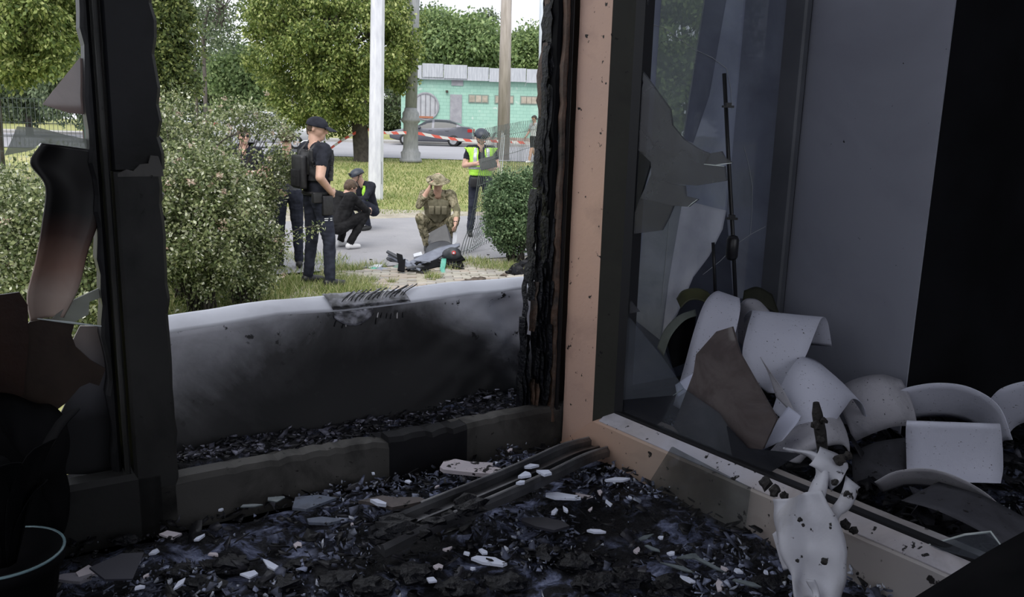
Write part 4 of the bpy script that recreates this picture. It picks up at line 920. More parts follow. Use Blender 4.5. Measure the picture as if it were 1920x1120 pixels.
MB().grid(lambda a, b: Vector((-60 + 110 * a, 2.2 + 110 * b, gz(0, 2.2 + 110 * b) - 0.02)), 60, 160).build('ground', LAWN, smooth=True)['kind'] = 'structure'
xy = lambda p: (p.x, p.y)
PN = (xy(at_g(560, 512)), xy(at_g(880, 488))); PF = (xy(at_g(690, 411)), xy(at_g(925, 404)))
strip('path', PN, PF, ASPHALT, 0.004, -14, 8)
DF = (xy(at_g(690, 392)), xy(at_g(925, 398)))
strip('path_soil_edge', PF, DF, SOIL, 0.002, -14, 8)
strip('ground_soil', ((-2.6, 7.2), (3.5, 6.8)), PN, SOIL, -0.006, -2.35, 4.0, 40, 20)
strip('road', ((-40, 33.6), (30, 33.2)), ((-40, 50.5), (30, 50.5)), ROAD, 0.006)
strip('pavement_far', ((-40, 50.5), (30, 50.5)), ((-40, 54.8), (30, 54.8)), m_ground('far_pavement', [(0.36, (0.33, 0.32, 0.31)), (0.64, (0.43, 0.42, 0.41))], .5, 5, .1), 0.10)
o = MB().box((-5, 50.45, 0.33), (70, 0.16, 0.16)).build('kerb', KERB); o['kind'] = 'structure'
# paving blocks where the wreck lies
pav = thing('paving', None, None, (-1.0, 10.4, 0), kind='structure')
PAVER = [mottled('paver_%d' % i, c, tuple(x * 0.8 for x in c), 12, 0.9, bump=0.3) for i, c in enumerate([(.36, .34, .29), (.31, .29, .26), (.41, .38, .33), (.37, .32, .27)])]
PM = []
for i in range(4):
    b = MB().box((0, 0, 0), (0.205, 0.098, 0.05)); PM.append(b.mesh('paver', PAVER[i], bevel=0.008))
cnt = 0
ROT = math.radians(7)
for r_ in range(26):
    for c_ in range(16):
        lx = (c_ + 0.5 * (r_ % 2)) * 0.217 - 2.0; ly = 9.05 + r_ * 0.108
        x = lx * math.cos(ROT) - (ly - 10) * math.sin(ROT); y = 10 + lx * math.sin(ROT) + (ly - 10) * math.cos(ROT)
        yl = PN[0][1] + (PN[1][1] - PN[0][1]) * (x - PN[0][0]) / (PN[1][0] - PN[0][0])
        if y > yl - 0.12 or cnt >= 300 or (x < -1.5 and y < 9.6) or nz((x, y, 0), 1.3, 5) > 0.42: continue
        o = link(bpy.data.objects.new('paver', PM[rnd.randrange(4)])); o.parent = pav
        o.location = Vector((x, y, -0.013 + rnd.uniform(-.005, .005))) - Vector(pav.location); o.rotation_euler = (rnd.uniform(-.03, .03), rnd.uniform(-.02, .02), ROT); cnt += 1
# grass blades
def blades(name, label, pts, h, mat, w=0.006, seed=0, spread=0.5):
    r = np.random.default_rng(seed); n = len(pts); P = np.array(pts)
    a = r.uniform(0, 6.28, n); hh = h * r.uniform(.4, 1.3, n); lean = r.normal(0, spread, (n, 2)) * hh[:, None]
    dx, dy = np.cos(a) * w, np.sin(a) * w
    V = np.empty((n, 3, 3)); V[:, 0] = P; V[:, 1] = P; V[:, 2] = P
    V[:, 0, 0] -= dx; V[:, 0, 1] -= dy; V[:, 1, 0] += dx; V[:, 1, 1] += dy
    V[:, 2, 0] += lean[:, 0]; V[:, 2, 1] += lean[:, 1]; V[:, 2, 2] += hh
    f = np.arange(n * 3).reshape(n, 3)
    return tag(place(name, fast_mesh(name, V.reshape(-1, 3), f, mat)), label, 'grass', kind='stuff')
GRASS = leafy('grass_blade', [(0.0, (0.10, 0.16, 0.04)), (0.5, (0.22, 0.28, 0.08)), (0.8, (0.42, 0.42, 0.20)), (1.0, (0.55, 0.52, 0.32))], 0.25)
pts = []
while len(pts) < 26000:
    y = rnd.uniform(16.2, 33); x = rnd.uniform(-0.32, 0.06) * y
    yl = PF[0][1] + (PF[1][1] - PF[0][1]) * (x - PF[0][0]) / (PF[1][0] - PF[0][0]) + 0.75
    if y > yl and nz((x, y, 0), 0.5, 2) + rnd.random() * .8 > 0.1: pts.append((x, y, gz(x, y) - .02))
blades('lawn_grass', 'dry yellowish lawn grass between path and road', pts, 0.075, GRASS, 0.012, 1)
pts = []
for _ in range(16000):
    y = rnd.uniform(6.5, 11.6); x = rnd.uniform(-0.5, -0.205) * y + 0.15 * rnd.random()
    if nz((x, y, 0), 1.1, 7) + rnd.random() > 0.25: pts.append((x, y, -.02))
for _ in range(14000):
    y = rnd.uniform(3.0, 8.4); x = rnd.uniform(-4.5, 3.5)
    if y < 7.2 + .8 * nz((x, y, 0), .8, 3) or x < -2.2: pts.append((x, y, -.02))
blades('verge_grass', 'green verge grass around the flowering bushes', pts, 0.09, GRASS, 0.007, 2)
pts = []
for (px, py, r_, n_) in [(660, 530, .28, 1100), (640, 545, .25, 900), (700, 545, .16, 400), (812, 522, .10, 260), (885, 492, .22, 500), (925, 500, .3, 700), (600, 535, .4, 900), (960, 505, .3, 600), (650, 505, .2, 500), (700, 500, .2, 260), (735, 530, .05, 60), (850, 505, .12, 120)]:
    c = at_g(px, py)
    for _ in range(n_):
        a, q = rnd.uniform(0, 6.28), r_ * math.sqrt(rnd.random()); pts.append((c.x + q * math.cos(a), c.y + q * math.sin(a), -.02))
blades('paving_tufts', 'grass tufts sprouting through the paving by the wreck', pts, 0.10, GRASS, 0.005, 3)

# ================================================================ TREES AND SHRUBS
def leaf_cloud(C, R, per, size, seed, droop=0.4, flat=0.8, shell=0.45):
    """C (n,3) clump centres, R (n) radii -> rhombic folded leaves"""
    r = np.random.default_rng(seed); n = len(C); tot = n * per
    d = r.normal(size=(tot, 3)); d /= np.linalg.norm(d, axis=1)[:, None]
    q = r.random(tot) ** shell
    P = np.repeat(C, per, 0) + d * (np.repeat(R, per) * q)[:, None] * np.array([1, 1, flat])
    a = r.normal(size=(tot, 3)) * 0.7 + d * 0.6; a[:, 2] -= droop; a /= np.linalg.norm(a, axis=1)[:, None]
    b = np.cross(a, r.normal(size=(tot, 3)) * 0.8 + d); b /= np.linalg.norm(b, axis=1)[:, None] + 1e-9
    nn = np.cross(a, b); s = size * r.uniform(.6, 1.35, tot)[:, None]
    V = np.empty((tot, 4, 3)); V[:, 0] = P; V[:, 1] = P + a * s * .5 + b * s * .30 + nn * s * .06; V[:, 2] = P + a * s; V[:, 3] = P + a * s * .5 - b * s * .30 + nn * s * .06
    return V.reshape(-1, 3), np.arange(tot * 4).reshape(tot, 4)
BARK = mottled('grey_bark', (0.07, 0.06, 0.05), (0.16, 0.14, 0.12), 6, 0.9, bump=0.8, stretch=(3, 3, .5), bdist=.03)
BARK_D = mottled('dark_bark', (0.03, 0.026, 0.022), (0.07, 0.06, 0.05), 8, 0.9, bump=0.8)
LEAF = leafy('linden_leaf', [(0.0, (0.05, 0.085, 0.02)), (0.4, (0.15, 0.21, 0.055)), (0.8, (0.33, 0.39, 0.12)), (1.0, (0.55, 0.58, 0.26))])
LEAF_FAR = leafy('far_leaf', [(0.0, (0.09, 0.14, 0.06)), (0.5, (0.20, 0.29, 0.11)), (1.0, (0.36, 0.45, 0.20))])
LEAF_DUSK = leafy('grey_green_leaf', [(0.0, (0.06, 0.09, 0.05)), (0.5, (0.14, 0.19, 0.10)), (1.0, (0.26, 0.31, 0.18))])
LEAF_DARK = leafy('dark_leaf', [(0.0, (0.03, 0.05, 0.015)), (0.5, (0.10, 0.14, 0.04)), (1.0, (0.26, 0.29, 0.09))])
SHRUB = leafy('shrub_leaf', [(0.0, (0.04, 0.06, 0.022)), (0.45, (0.14, 0.18, 0.07)), (0.78, (0.32, 0.35, 0.17)), (0.92, (0.52, 0.54, 0.40)), (1.0, (0.74, 0.75, 0.64))], 0.25)
SHRUB_B = leafy('glossy_shrub_leaf', [(0.0, (0.03, 0.06, 0.025)), (0.5, (0.10, 0.17, 0.075)), (1.0, (0.25, 0.34, 0.18))], 0.25)
BLOOM = leafy('faded_bloom', [(0.0, (0.42, 0.28, 0.22)), (0.5, (0.56, 0.42, 0.34)), (1.0, (0.66, 0.60, 0.50))], 0.2)
def crown_pts(n, c, rad, r, inner=0.35, low=-1.0):
    out = []
    while len(out) < n:
        d = r.normal(size=3); d /= np.linalg.norm(d); q = inner + (1 - inner) * r.random() ** .5
        if d[2] * q < low: continue
        out.append(np.array(c) + d * q * np.array(rad))
    return np.array(out)
def tree(name, label, base, crown_c, rad, clumps, per, leaf, mat, seed, trunk_r, bark=BARK, cr=(0.5, 0.9), inner=0.35, group=None, stems=14, droop=.4, low=-1.0, cat='tree', bare=False):
    r = np.random.default_rng(seed); base = Vector(base); c = Vector(crown_c)
    t = thing(name, label, cat, base, group=group)
    C = crown_pts(clumps, c, rad, r, inner, low)
    fork = base.lerp(Vector((c.x, c.y, max(base.z + .8, c.z - rad[2] * .55))), 1.0)
    m = MB(); mid = base.lerp(fork, .5) + Vector((r.uniform(-.1, .1), r.uniform(-.1, .1), 0)) * trunk_r * 3
    fk2 = Vector((base.x + (c.x - base.x) * .15, base.y, fork.z))
    m.tube(crom([base - UP * .1, base + UP * .15, base.lerp(fk2, .5), fk2, c + UP * rad[2] * .3], 5), list(np.interp(range(21), [0, 2, 5, 15, 20], [trunk_r * 1.35, trunk_r * 1.15, trunk_r, trunk_r * .8, trunk_r * .25])), 10)
    m.build('trunk', bark, t, smooth=True)
    for i in range(min(stems, len(C))):
        e = Vector(C[i]); s0 = fork.lerp(c, r.uniform(0, .6)); k = s0.lerp(e, .5) + UP * r.uniform(0, .3) * rad[2] * .4
        MB().tube(crom([s0, k, e], 5), list(np.linspace(trunk_r * .42, trunk_r * .06, 11)), 6).build('branch', bark, t, smooth=True)
    R = r.uniform(cr[0], cr[1], len(C))
    V, Fq = leaf_cloud(C, R, per, leaf, seed + 1, droop)
    o = place('foliage', fast_mesh('foliage', V, Fq, mat), t); o['kind'] = 'stuff'
    return t
def px_m(y): return F_PX / (y * 1.0)
def tree_px(name, label, bx, by, depth, cx, cy, rxp, ryp, clumps, per, leaf, mat, seed, tr, **k):
    """base from a pixel on the ground (or depth), crown centre and radii given in pixels at that depth"""
    b = at_y(bx, 300, depth); b.z = gz(b.x, b.y); c = at_y(cx, cy, depth); s = depth / F_PX
    return tree(name, label, b, c, (rxp * s, rxp * s * .9, ryp * s), clumps, per, leaf, mat, seed, tr, **k)
tree_px('linden_tree', 'big spreading linden tree with drooping foliage, ringed by barrier tape', 679, 300, 30.9, 620, 62, 160, 178, 330, 330, 0.115, LEAF, 5, 0.30, cr=(.30, .62), inner=0.45, stems=26, droop=.9, low=-0.98, bark=BARK_D)
tree_px('linden_tree', 'dark yellow green tree overhanging the wire mesh fence', -2, 300, 21, 36, 18, 118, 125, 130, 300, 0.10, LEAF, 9, 0.12, cr=(.3, .55), stems=16, droop=.8, bark=BARK_D)
tree_px('garden_tree', 'leafy tree between the mullion and the slender birch', 322, 290, 42, 316, 85, 42, 135, 80, 230, 0.19, LEAF_DARK, 12, 0.16, cr=(.5, .9))
for i, (bx, tx, ty) in enumerate([(388, 414, -30), (372, 380, 10)]):
    tree_px('birch_tree', ['slender leaning birch with bare thin branches against the sky', 'thinner upright birch beside the leaning one'][i], bx, 290, 50 + 6 * i, tx, ty + 20, 52, 105, 46, 60, 0.20, LEAF_DUSK, 20 + i, 0.12, cr=(.5, .9), inner=.5, bark=BARK, stems=30)
tree_px('background_tree', 'grey green tree beyond the street behind the flowering bush', 400, 270, 68, 395, 170, 90, 62, 90, 170, 0.26, LEAF_DUSK, 30, 0.2, cr=(.7, 1.2))
tree_px('background_tree', 'fresh green tree at the street end beside the small grey pole', 455, 270, 54, 452, 165, 55, 80, 60, 170, 0.25, LEAF_FAR, 31, 0.18, cr=(.6, 1.1))
tree_px('background_tree', 'broad pale green tree rising behind the green building', 855, 250, 66, 856, 92, 86, 62, 110, 200, 0.30, LEAF_FAR, 33, 0.3, cr=(.8, 1.5))
tree_px('background_tree', 'greyish tree behind the building next to the lamppost', 800, 250, 82, 802, 78, 48, 62, 60, 170, 0.30, LEAF_DUSK, 34, 0.3, cr=(.8, 1.4))
tree_px('background_tree', 'thin-topped tree behind the building beside the concrete pole', 912, 250, 80, 908, 82, 34, 52, 40, 130, 0.28, LEAF_DUSK, 35, 0.25, cr=(.7, 1.3))
tree_px('background_tree', 'green tree behind the building next to the charred post', 990, 250, 72, 996, 104, 42, 46, 56, 190, 0.28, LEAF_FAR, 36, 0.25, cr=(.7, 1.3))
tree_px('background_tree', 'light leafed tree across the street behind the mesh fence', 60, 270, 46, 55, 160, 95, 62, 90, 150, 0.22, LEAF_DUSK, 38, 0.2, cr=(.6, 1.0))
tree_px('background_tree', 'trailing tree by the street beside the mullion', 165, 270, 40, 150, 140, 62, 92, 80, 170, 0.19, LEAF_DUSK, 39, 0.15, cr=(.5, .9), droop=1.2)
tree_px('background_tree', 'tree seen through the sooty window pane', 1290, 300, 24, 1275, 90, 120, 150, 120, 260, 0.13, LEAF_FAR, 41, 0.15, cr=(.4, .7))
tree_px('background_tree', 'hedge-like tree behind the linden across the street', 560, 270, 84, 545, 190, 90, 52, 80, 150, 0.26, LEAF_DARK, 43, 0.2, cr=(.7, 1.2))

far0 = tree_px('background_tree', 'dark tree behind the gap between linden and green building', 735, 270, 90, 738, 180, 60, 70, 70, 150, 0.32, LEAF_DUSK, 45, 0.25, cr=(.8, 1.4))
for i, (px, lb) in enumerate([(230, 'far tree at the street end hidden behind the mullion'), (1120, 'far tree behind the window sash'), (1400, 'far tree beyond the soot-covered pane'), (40, 'far tree at the end of the wire mesh fence')]):
    q = at_y(px, 250, 78 + 3 * (i % 3)); dup(far0, (q.x, q.y, .27), i * 1.1, lb)
def shrub(name, label, base, rad, h, clumps, per, leaf, mat, seed, stems=22, bloom=0, cr=(.12, .24), cat='bush', extra=None):
    r = np.random.default_rng(seed); base = Vector(base); t = thing(name, label, cat, base)
    C = []
    while len(C) < clumps:
        d = r.normal(size=3); d /= np.linalg.norm(d); d *= (0.25 + 0.75 * r.random() ** .5)
        z = base.z + h * (0.56 + 0.44 * d[2])
        if z < base.z + h * .10: continue
        C.append((base.x + d[0] * rad[0], base.y + d[1] * rad[1], z))
    if extra: C = [tuple(e) for e in extra] + C
    C = np.array(C)
    for i in range(stems):
        e = Vector(C[i]); s0 = base + Vector((r.uniform(-.12, .12), r.uniform(-.12, .12), -.03)); k = s0.lerp(e, .45) + UP * h * .12
        MB().tube(crom([s0, k, e], 4), list(np.linspace(.012, .003, 9)), 5).build('stem', BARK_D, t, smooth=True)
    V, Fq = leaf_cloud(C, r.uniform(cr[0], cr[1], len(C)), per, leaf, seed + 1, .1, .9, .5)
    place('foliage', fast_mesh('foliage', V, Fq, mat), t)['kind'] = 'stuff'
    if bloom:
        up = C[C[:, 2] > base.z + h * .45]; Bc = up[r.integers(0, len(up), bloom)] + r.normal(0, .12, (bloom, 3))
        V, Fq = leaf_cloud(Bc, r.uniform(.02, .04, bloom), 22, 0.022, seed + 2, 0, .7, .5)
        place('faded_blossom', fast_mesh('faded_blossom', V, Fq, BLOOM), t)['kind'] = 'stuff'
    return t
def gp(px, py): p = at_g(px, py); return Vector((p.x, p.y, gz(p.x, p.y)))
shrub('flowering_bush', 'tall flowering bush with faded pink blossoms just beyond the parapet', gp(380, 590), (0.52, 0.6, 0), 1.55, 150, 230, 0.036, SHRUB, 50, 30, 90, (.13, .24))
b2 = at_y(345, 500, 8.6); shrub('flowering_bush', 'highest flowering bush standing beside the charred mullion', (b2.x, b2.y, 0), (0.62, 0.6, 0), 2.02, 170, 210, 0.036, SHRUB, 53, 24, 110, (.14, .26))
b2 = at_y(440, 500, 9.6); shrub('flowering_bush', 'spreading flowering bush in front of the silver car', (b2.x, b2.y, 0), (0.42, 0.4, 0), 1.25, 90, 210, 0.036, SHRUB, 56, 20, 40, (.10, .18), extra=[at_y(x, y, 9.5) for x, y in ((500, 300), (520, 308), (534, 330), (520, 342), (505, 352), (538, 305), (516, 368), (492, 330), (490, 385), (502, 402), (525, 290), (545, 322))])
arch = [(420, 225), (445, 215), (470, 205), (495, 215), (515, 228), (530, 240), (505, 240), (480, 232), (455, 228), (430, 240), (415, 205), (440, 200), (545, 250), (520, 255), (400, 235), (500, 225), (465, 238), (488, 248)]
shrub('flowering_bush', 'arching bush spreading over the man in the dark shirt', (at_y(400, 500, 9.9).x, 9.9, 0), (0.3, 0.3, 0), 1.5, 30, 150, 0.036, SHRUB, 58, 20, 30, (.12, .2), extra=[at_y(x, y, 9.9 + .25 * math.sin(x)) for x, y in arch])
shrub('flowering_bush', 'low leafy bush near the standing officer feet', gp(462, 572), (0.34, 0.34, 0), 0.90, 70, 190, 0.034, SHRUB, 59, 16, 12, (.12, .2))
b2 = at_y(95, 500, 6.4); shrub('flowering_bush', 'rounded bush seen behind the scorched window shards', (b2.x, b2.y, 0), (0.85, 0.6, 0), 1.45, 190, 220, 0.034, SHRUB, 61, 24, 40, (.13, .24))
b2 = at_y(150, 500, 8.6); shrub('flowering_bush', 'smaller bush between mullion and mesh fence', (b2.x, b2.y, 0), (0.7, 0.6, 0), 1.45, 110, 190, 0.036, SHRUB, 63, 20, 30, (.13, .24))
shrub('privet_bush', 'dense green bush beside the charred post and wire fence', gp(968, 492), (0.40, 0.42, 0), 1.22, 130, 240, 0.040, SHRUB_B, 65, 24, 0, (.11, .2))
b2 = at_y(1200, 500, 9.0); shrub('privet_bush', 'sparse bush behind the sooty window pane', (b2.x, b2.y, 0), (0.7, 0.5, 0), 1.5, 120, 160, 0.040, SHRUB_B, 67, 20, 0, (.11, .2))
# a bare arching cane and a fallen twig reaching over the officers
c0 = [at_y(385, 320, 8.6), at_y(402, 280, 8.6), at_y(430, 256, 8.6), at_y(462, 249, 8.7), at_y(478, 252, 8.7), ]
tag(MB().tube(crom([at_y(372, 430, 8.5)] + c0, 5), list(np.linspace(.010, .004, 26)), 6).build('arching_cane', BARK_D, smooth=True), 'bare dark cane arching out of the flowering bush', 'branch')
tw2 = thing('leafy_twig', 'thin leafy twig stretching in front of the standing officer', 'branch', at_y(500, 440, 8.2))
MB().tube(crom([at_y(480, 450, 8.3), at_y(530, 442, 8.2), at_y(565, 428, 8.2), at_y(600, 424, 8.2)], 4), [.006] * 4 + [.004] * 9, 5).build('stem', BARK_D, tw2)
V, Fq = leaf_cloud(np.array([list(at_y(x, y, 8.2)) for x, y in ((545, 440), (570, 432), (590, 428), (600, 422), (575, 442), (560, 448))]), np.full(6, .07), 26, .03, 77)
place('foliage', fast_mesh('foliage', V, Fq, SHRUB), tw2)['kind'] = 'stuff'

# ================================================================ GREEN BUILDING
def m_facade():
    t = NT('green_block_wall')
    b = t.n.new('ShaderNodeTexBrick'); t.l.new(t.mapped((1, 1, 1), (math.pi / 2, 0, 0)), b.inputs['Vector'])
    for k, v in (('Scale', 1.0), ('Mortar Size', 0.012), ('Brick Width', 0.42), ('Row Height', 0.21)): b.inputs[k].default_value = v
    b.inputs['Color1'].default_value = (0.30, 0.50, 0.42, 1); b.inputs['Color2'].default_value = (0.34, 0.55, 0.46, 1); b.inputs['Mortar'].default_value = (0.24, 0.42, 0.35, 1)
    c = t.mix(t.ramp(t.noise(0.9, 6), [(0.5, 0.0), (0.75, 0.5)]), b.outputs['Color'], (0.42, 0.58, 0.50))
    c = t.mix(t.ramp(t.noise(2.2, 6, dist=.5), [(0.66, 0.0), (0.70, 0.8)]), c, (0.55, 0.62, 0.58))
    return t.finish(t.pbr(c, 0.8, 0, 0.2, t.bump(b.outputs['Fac'], 0.3, 0.02)))
BY = 55.0
def bx_(px): return at_y(px, 200, BY).x
def bz_(py, px=880): return at_y(px, py, BY).z
bld = thing('green_building', 'single-storey green block building with grey roof fascia', 'building', (bx_(900), BY + 3, 0.27))
bx0, bx1 = bx_(752), bx_(1060); zr = bz_(150)
MB().box(((bx0 + bx1) / 2, BY + 3, (0.2 + zr) / 2), (bx1 - bx0, 6, zr - 0.2)).build('wall', m_facade(), bld)
MB().box(((bx0 + bx1) / 2, BY - .02, 0.45), (bx1 - bx0, 0.1, 0.5)).build('plinth', mottled('rusty_plinth', (.30, .20, .16), (.40, .34, .30), 2, .9), bld)
FAS = mottled('grey_fascia', (0.40, 0.42, 0.46), (0.50, 0.52, 0.56), 2, 0.5, stretch=(6, 1, 1))
edges = [744, 768, 792, 832, 876, 916, 950, 985, 1020, 1060]
for i in range(len(edges) - 1):
    xa, xb = bx_(edges[i]) + .02, bx_(edges[i + 1]) - .02; dz = (.06, 0, .12, .08, -.02, -.06, -.02, -.05, -.08)[i]
    m = MB().box(((xa + xb) / 2, BY - .35, zr + .38 + dz), (xb - xa, .06, .82)); n = int((xb - xa) / .16)
    for k in range(n): m.box((xa + (k + .5) * (xb - xa) / n, BY - .39, zr + .38 + dz), (.03, .03, .80))
    m.build('fascia_panel', FAS, bld)
MB().box(((bx0 + bx1) / 2, BY + 2.8, zr + .02), (bx1 - bx0 + .6, 6.2, .12)).build('roof_slab', FAS, bld)
GREYM = mottled('grey_metal_door', (0.26, 0.26, 0.29), (0.34, 0.34, 0.37), 3, .5)
dr = MB().box((bx_(855), BY - .03, (bz_(178) + .3) / 2), (bx_(866) - bx_(844), .06, bz_(178) - .3)).build('door', GREYM, bld)
MB().box((bx_(862), BY - .09, 1.3), (.06, .06, .2)).build('handle', plain('door_handle', (.1, .1, .1)), dr)
MB().box((bx_(857), BY - .03, bz_(155)), (bx_(868) - bx_(846), .06, .42)).build('sign_board', GREYM, bld)
DIRTY = mottled('dirty_glass_block', (0.30, 0.27, 0.22), (0.45, 0.40, 0.33), 3, .4)
for (a, b) in ((878, 916), (927, 963), (975, 1006)):
    w = MB().box((bx_((a + b) / 2), BY - .01, bz_(185)), (bx_(b) - bx_(a), .08, bz_(177) - bz_(193))).build('window', plain('window_surround', (.20, .26, .23), .7), bld)
    for k in range(3):
        xa = bx_(a) + .06 + k * (bx_(b) - bx_(a) - .08) / 3; MB().box((xa + .18, BY - .06, bz_(185)), (.34, .03, bz_(177) - bz_(193) - .12)).build('pane', DIRTY, w)
rc, rz_, rr = bx_(798), bz_(202), (bx_(822) - bx_(774)) / 2
ring = MB().tube([Vector((rc + rr * math.cos(a), BY - .05, rz_ + rr * math.sin(a))) for a in [2 * math.pi * i / 36 for i in range(37)]], .07, 6, cap=False).build('round_surround', GREYM, bld)
MB().lathe((rc, BY - .04, rz_), [(rr, -.02), (rr, .02)], 36, R=Matrix.Rotation(math.pi / 2, 3, 'X')).build('round_shutter', mottled('shutter_grey', (.36, .37, .40), (.46, .47, .50), 2, .5), bld)
for k in range(5):
    x = rc - rr * .75 + k * rr * .375; hh = math.sqrt(max(0, rr * rr - (x - rc) ** 2)) * .93
    MB().box((x, BY - .09, rz_), (.03, .03, hh * 2)).build('shutter_seam', plain('seam', (.16, .16, .18)), bld)
MB().box((rc, BY - .10, rz_ - rr * .82), (rr * 1.2, .08, .12)).build('shutter_sill', plain('rust_sill', (.35, .14, .08)), bld)
MB().box((bx_(838), BY - .12, bz_(173)), (.14, .2, .14)).build('lamp', plain('wall_lamp_dark', (.05, .04, .03)), bld)

# ================================================================ POLES
WHITEP = mottled('white_concrete', (0.55, 0.56, 0.62), (0.68, 0.69, 0.74), 3, .8, bump=.2, stretch=(4, 4, 1))
GREYP = mottled('painted_grey_post', (0.19, 0.20, 0.21), (0.26, 0.27, 0.28), 4, .6, stretch=(4, 4, 1))
BROWNP = mottled('weathered_concrete', (0.27, 0.24, 0.21), (0.38, 0.34, 0.31), 2, .9, bump=.3, stretch=(5, 5, .6))
def pole_pts(bx, by, tx, ty): b = at_g(bx, by); t = at_y(tx, ty, b.y); return b, t
b, t = pole_pts(704, 373, 709, -60)
p1 = thing('utility_pole', 'white painted octagonal concrete pole standing on the lawn', 'pole', b)
MB().tube([b - UP * .1, t], [.172, .150], 8).build('shaft', WHITEP, p1)
MB().box(b.lerp(t, .12) + Vector((.14, -.06, 0)), (.02, .04, .5)).build('cable_strip', GREYP, p1)
b, t = pole_pts(770, 304, 778, -80)
p2 = thing('lamp_post', 'grey ornate street lamp post with ringed cast base', 'lamp post', b)
MB().tube([b + UP * 1.5, t], [.21, .20], 16).build('shaft', GREYP, p2, smooth=True)
MB().lathe(b, [(.40, 0), (.40, .10), (.34, .14), (.36, .34), (.30, .40), (.27, .5), (.26, 1.35), (.33, 1.42), (.35, 1.5), (.30, 1.58), (.30, 1.72), (.24, 1.80), (.22, 1.9)], 18).build('cast_base', GREYP, p2, smooth=True)
b, t = pole_pts(943, 300, 951, -60)
tag(MB().tube([b - UP * .1, t], [.26, .20], 10).build('concrete_pole', BROWNP, smooth=True), 'weathered brownish concrete pole rising behind the bent fence', 'pole')
b = at_y(1016, 292, 33.2); b.z = .27; t = at_y(1020, -60, 33.2)
tag(MB().tube([b - UP * .1, t], [.17, .15], 10).build('steel_pole', mottled('pale_steel', (.42, .46, .52), (.5, .54, .6), 3, .5), smooth=True), 'pale bluish pole beside the charred window post', 'pole')
b = at_y(466, 250, 60); t = at_y(464, 118, 60)
tag(MB().tube([Vector((b.x, b.y, .2)), t], [.14, .12], 10).build('steel_pole', WHITEP, smooth=True), 'short pale pole among trees beside the linden', 'pole')
b = at_g(587, 256); tag(MB().box(Vector((b.x, b.y, .27 + .45)), (1.0, .8, .9)).box(Vector((b.x, b.y, .27 + .95)), (1.15, .95, .12)).build('concrete_block', KERB, bevel=.03), 'squat concrete block on the far pavement', 'block')

# ================================================================ FENCES
WIRE = plain('dark_green_wire', (0.05, 0.065, 0.06), 0.5)
def wires(polys, r, name, parent, mat):
    m = MB()
    for p in polys: m.tube(p, r, 4, cap=False)
    o = m.build(name, mat, parent); o['kind'] = 'stuff'; return o
f1 = thing('wire_mesh_fence', 'bent wire mesh fence sagging beside the officer with the tablet', 'fence', at_g(900, 476))
def fb(t, h):
    A = at_g(862, 480).lerp(at_g(1016, 415), t); A.z = gz(A.x, A.y)
    ty = A.y + 0.6; T = at_y(908 + 108 * t, 240 - 20 * t, A.y + .2)
    p = A.lerp(T, h); bul = math.sin(h * math.pi) * (.18 * (1 - t)); p += Vector((.35 * bul + .05 * nz((t * 6, h * 5, 0), 1), -bul, 0))
    if h > .90: p += Vector((.02, -.03 * (h - .9) * 10, 0))
    return p
HS = [0, .12, .25, .38, .5, .62, .75, .86, .90, .95, 1.0]
vw = [[fb(i / 44, h) + (Vector((-.02, 0, 0)) if h in (.9,) else Vector((0, 0, 0))) for h in HS] for i in range(45)]
wires(vw, 0.0062, 'vertical_wires', f1, WIRE)
wires([[fb(i / 44, h) for i in range(45)] for h in (.03, .2, .38, .56, .74, .9)], 0.0042, 'cross_wires', f1, WIRE)
for tt in (0.98,):
    b = fb(tt, 0); MB().tube([b - UP * .05, fb(tt, .5), fb(tt, 1.0)], .028, 6).build('post', WIRE, f1)
wires([[fb(.30 + .02 * i, 0.95 - .02 * i), at_y(925 + 3 * i, 400 + i * 12, 12.6), at_y(870 + i * 4, 470, 12.0)] for i in range(4)], .005, 'torn_wires', f1, plain('bare_wire', (.30, .33, .33), .4))
f2 = thing('wire_mesh_fence', 'straight dark wire mesh fence along the street behind the bushes', 'fence', at_y(120, 330, 15))
def fl_(px, z): b = at_y(px, 330, 15.0); return Vector((b.x, b.y, z))
wires([[fl_(-60 + i * 8.0, 0.0), fl_(-60 + i * 8.0, 2.02)] for i in range(58)], .004, 'vertical_wires', f2, WIRE)
wires([[fl_(-60, z), fl_(400, z)] for z in (.1, .35, .6, .85, 1.1, 1.35, 1.6, 1.85, 2.0)], .004, 'cross_wires', f2, WIRE)
for px in (-60, 170, 401): MB().tube([fl_(px, -.05), fl_(px, 2.05 if px < 400 else 1.5)], .045, 8).build('post', plain('green_post', (.03, .12, .09), .5), f2)
# barrier tape, one length between two posts each
def m_tape():
    t = NT('barrier_tape'); x, y, z = t.sep()
    s = t.math('FRACT', t.math('MULTIPLY', t.math('ADD', x, t.math('MULTIPLY', z, 1.0)), 2.2))
    return t.finish(t.pbr(t.ramp(s, [(0.0, (.62, .60, .60)), (0.5, (.62, .60, .60)), (0.52, (.62, .10, .07)), (1.0, (.62, .10, .07))]), .5))
TAPE = m_tape()
def tape(pts, label, y):
    P = crom([at_y(px, py, yy) for px, py, yy in pts], 6); k = len(P) - 1
    o = MB().grid(lambda a, b: P[round(a * k)] + Vector((0, .02 * b, .10 * (b - .5))), k, 1).build('barrier_tape', TAPE, solid=.002)
    return tag(o, label, 'barrier tape')
tape([(612, 284, 31), (640, 264, 30.8), (667, 249, 30.5)], 'red white tape running up to the linden trunk', 31)
tape([(690, 243, 30.5), (725, 249, 30.3), (762, 249, 30.2)], 'red white tape between linden trunk and lamp post', 31)
tape([(784, 250, 30.2), (830, 258, 31), (885, 264, 32), (935, 265, 33)], 'red white tape between lamp post and concrete pole', 31)
tape([(957, 266, 33), (990, 268, 33), (1014, 267, 33.2)], 'red white tape past the concrete pole', 31)

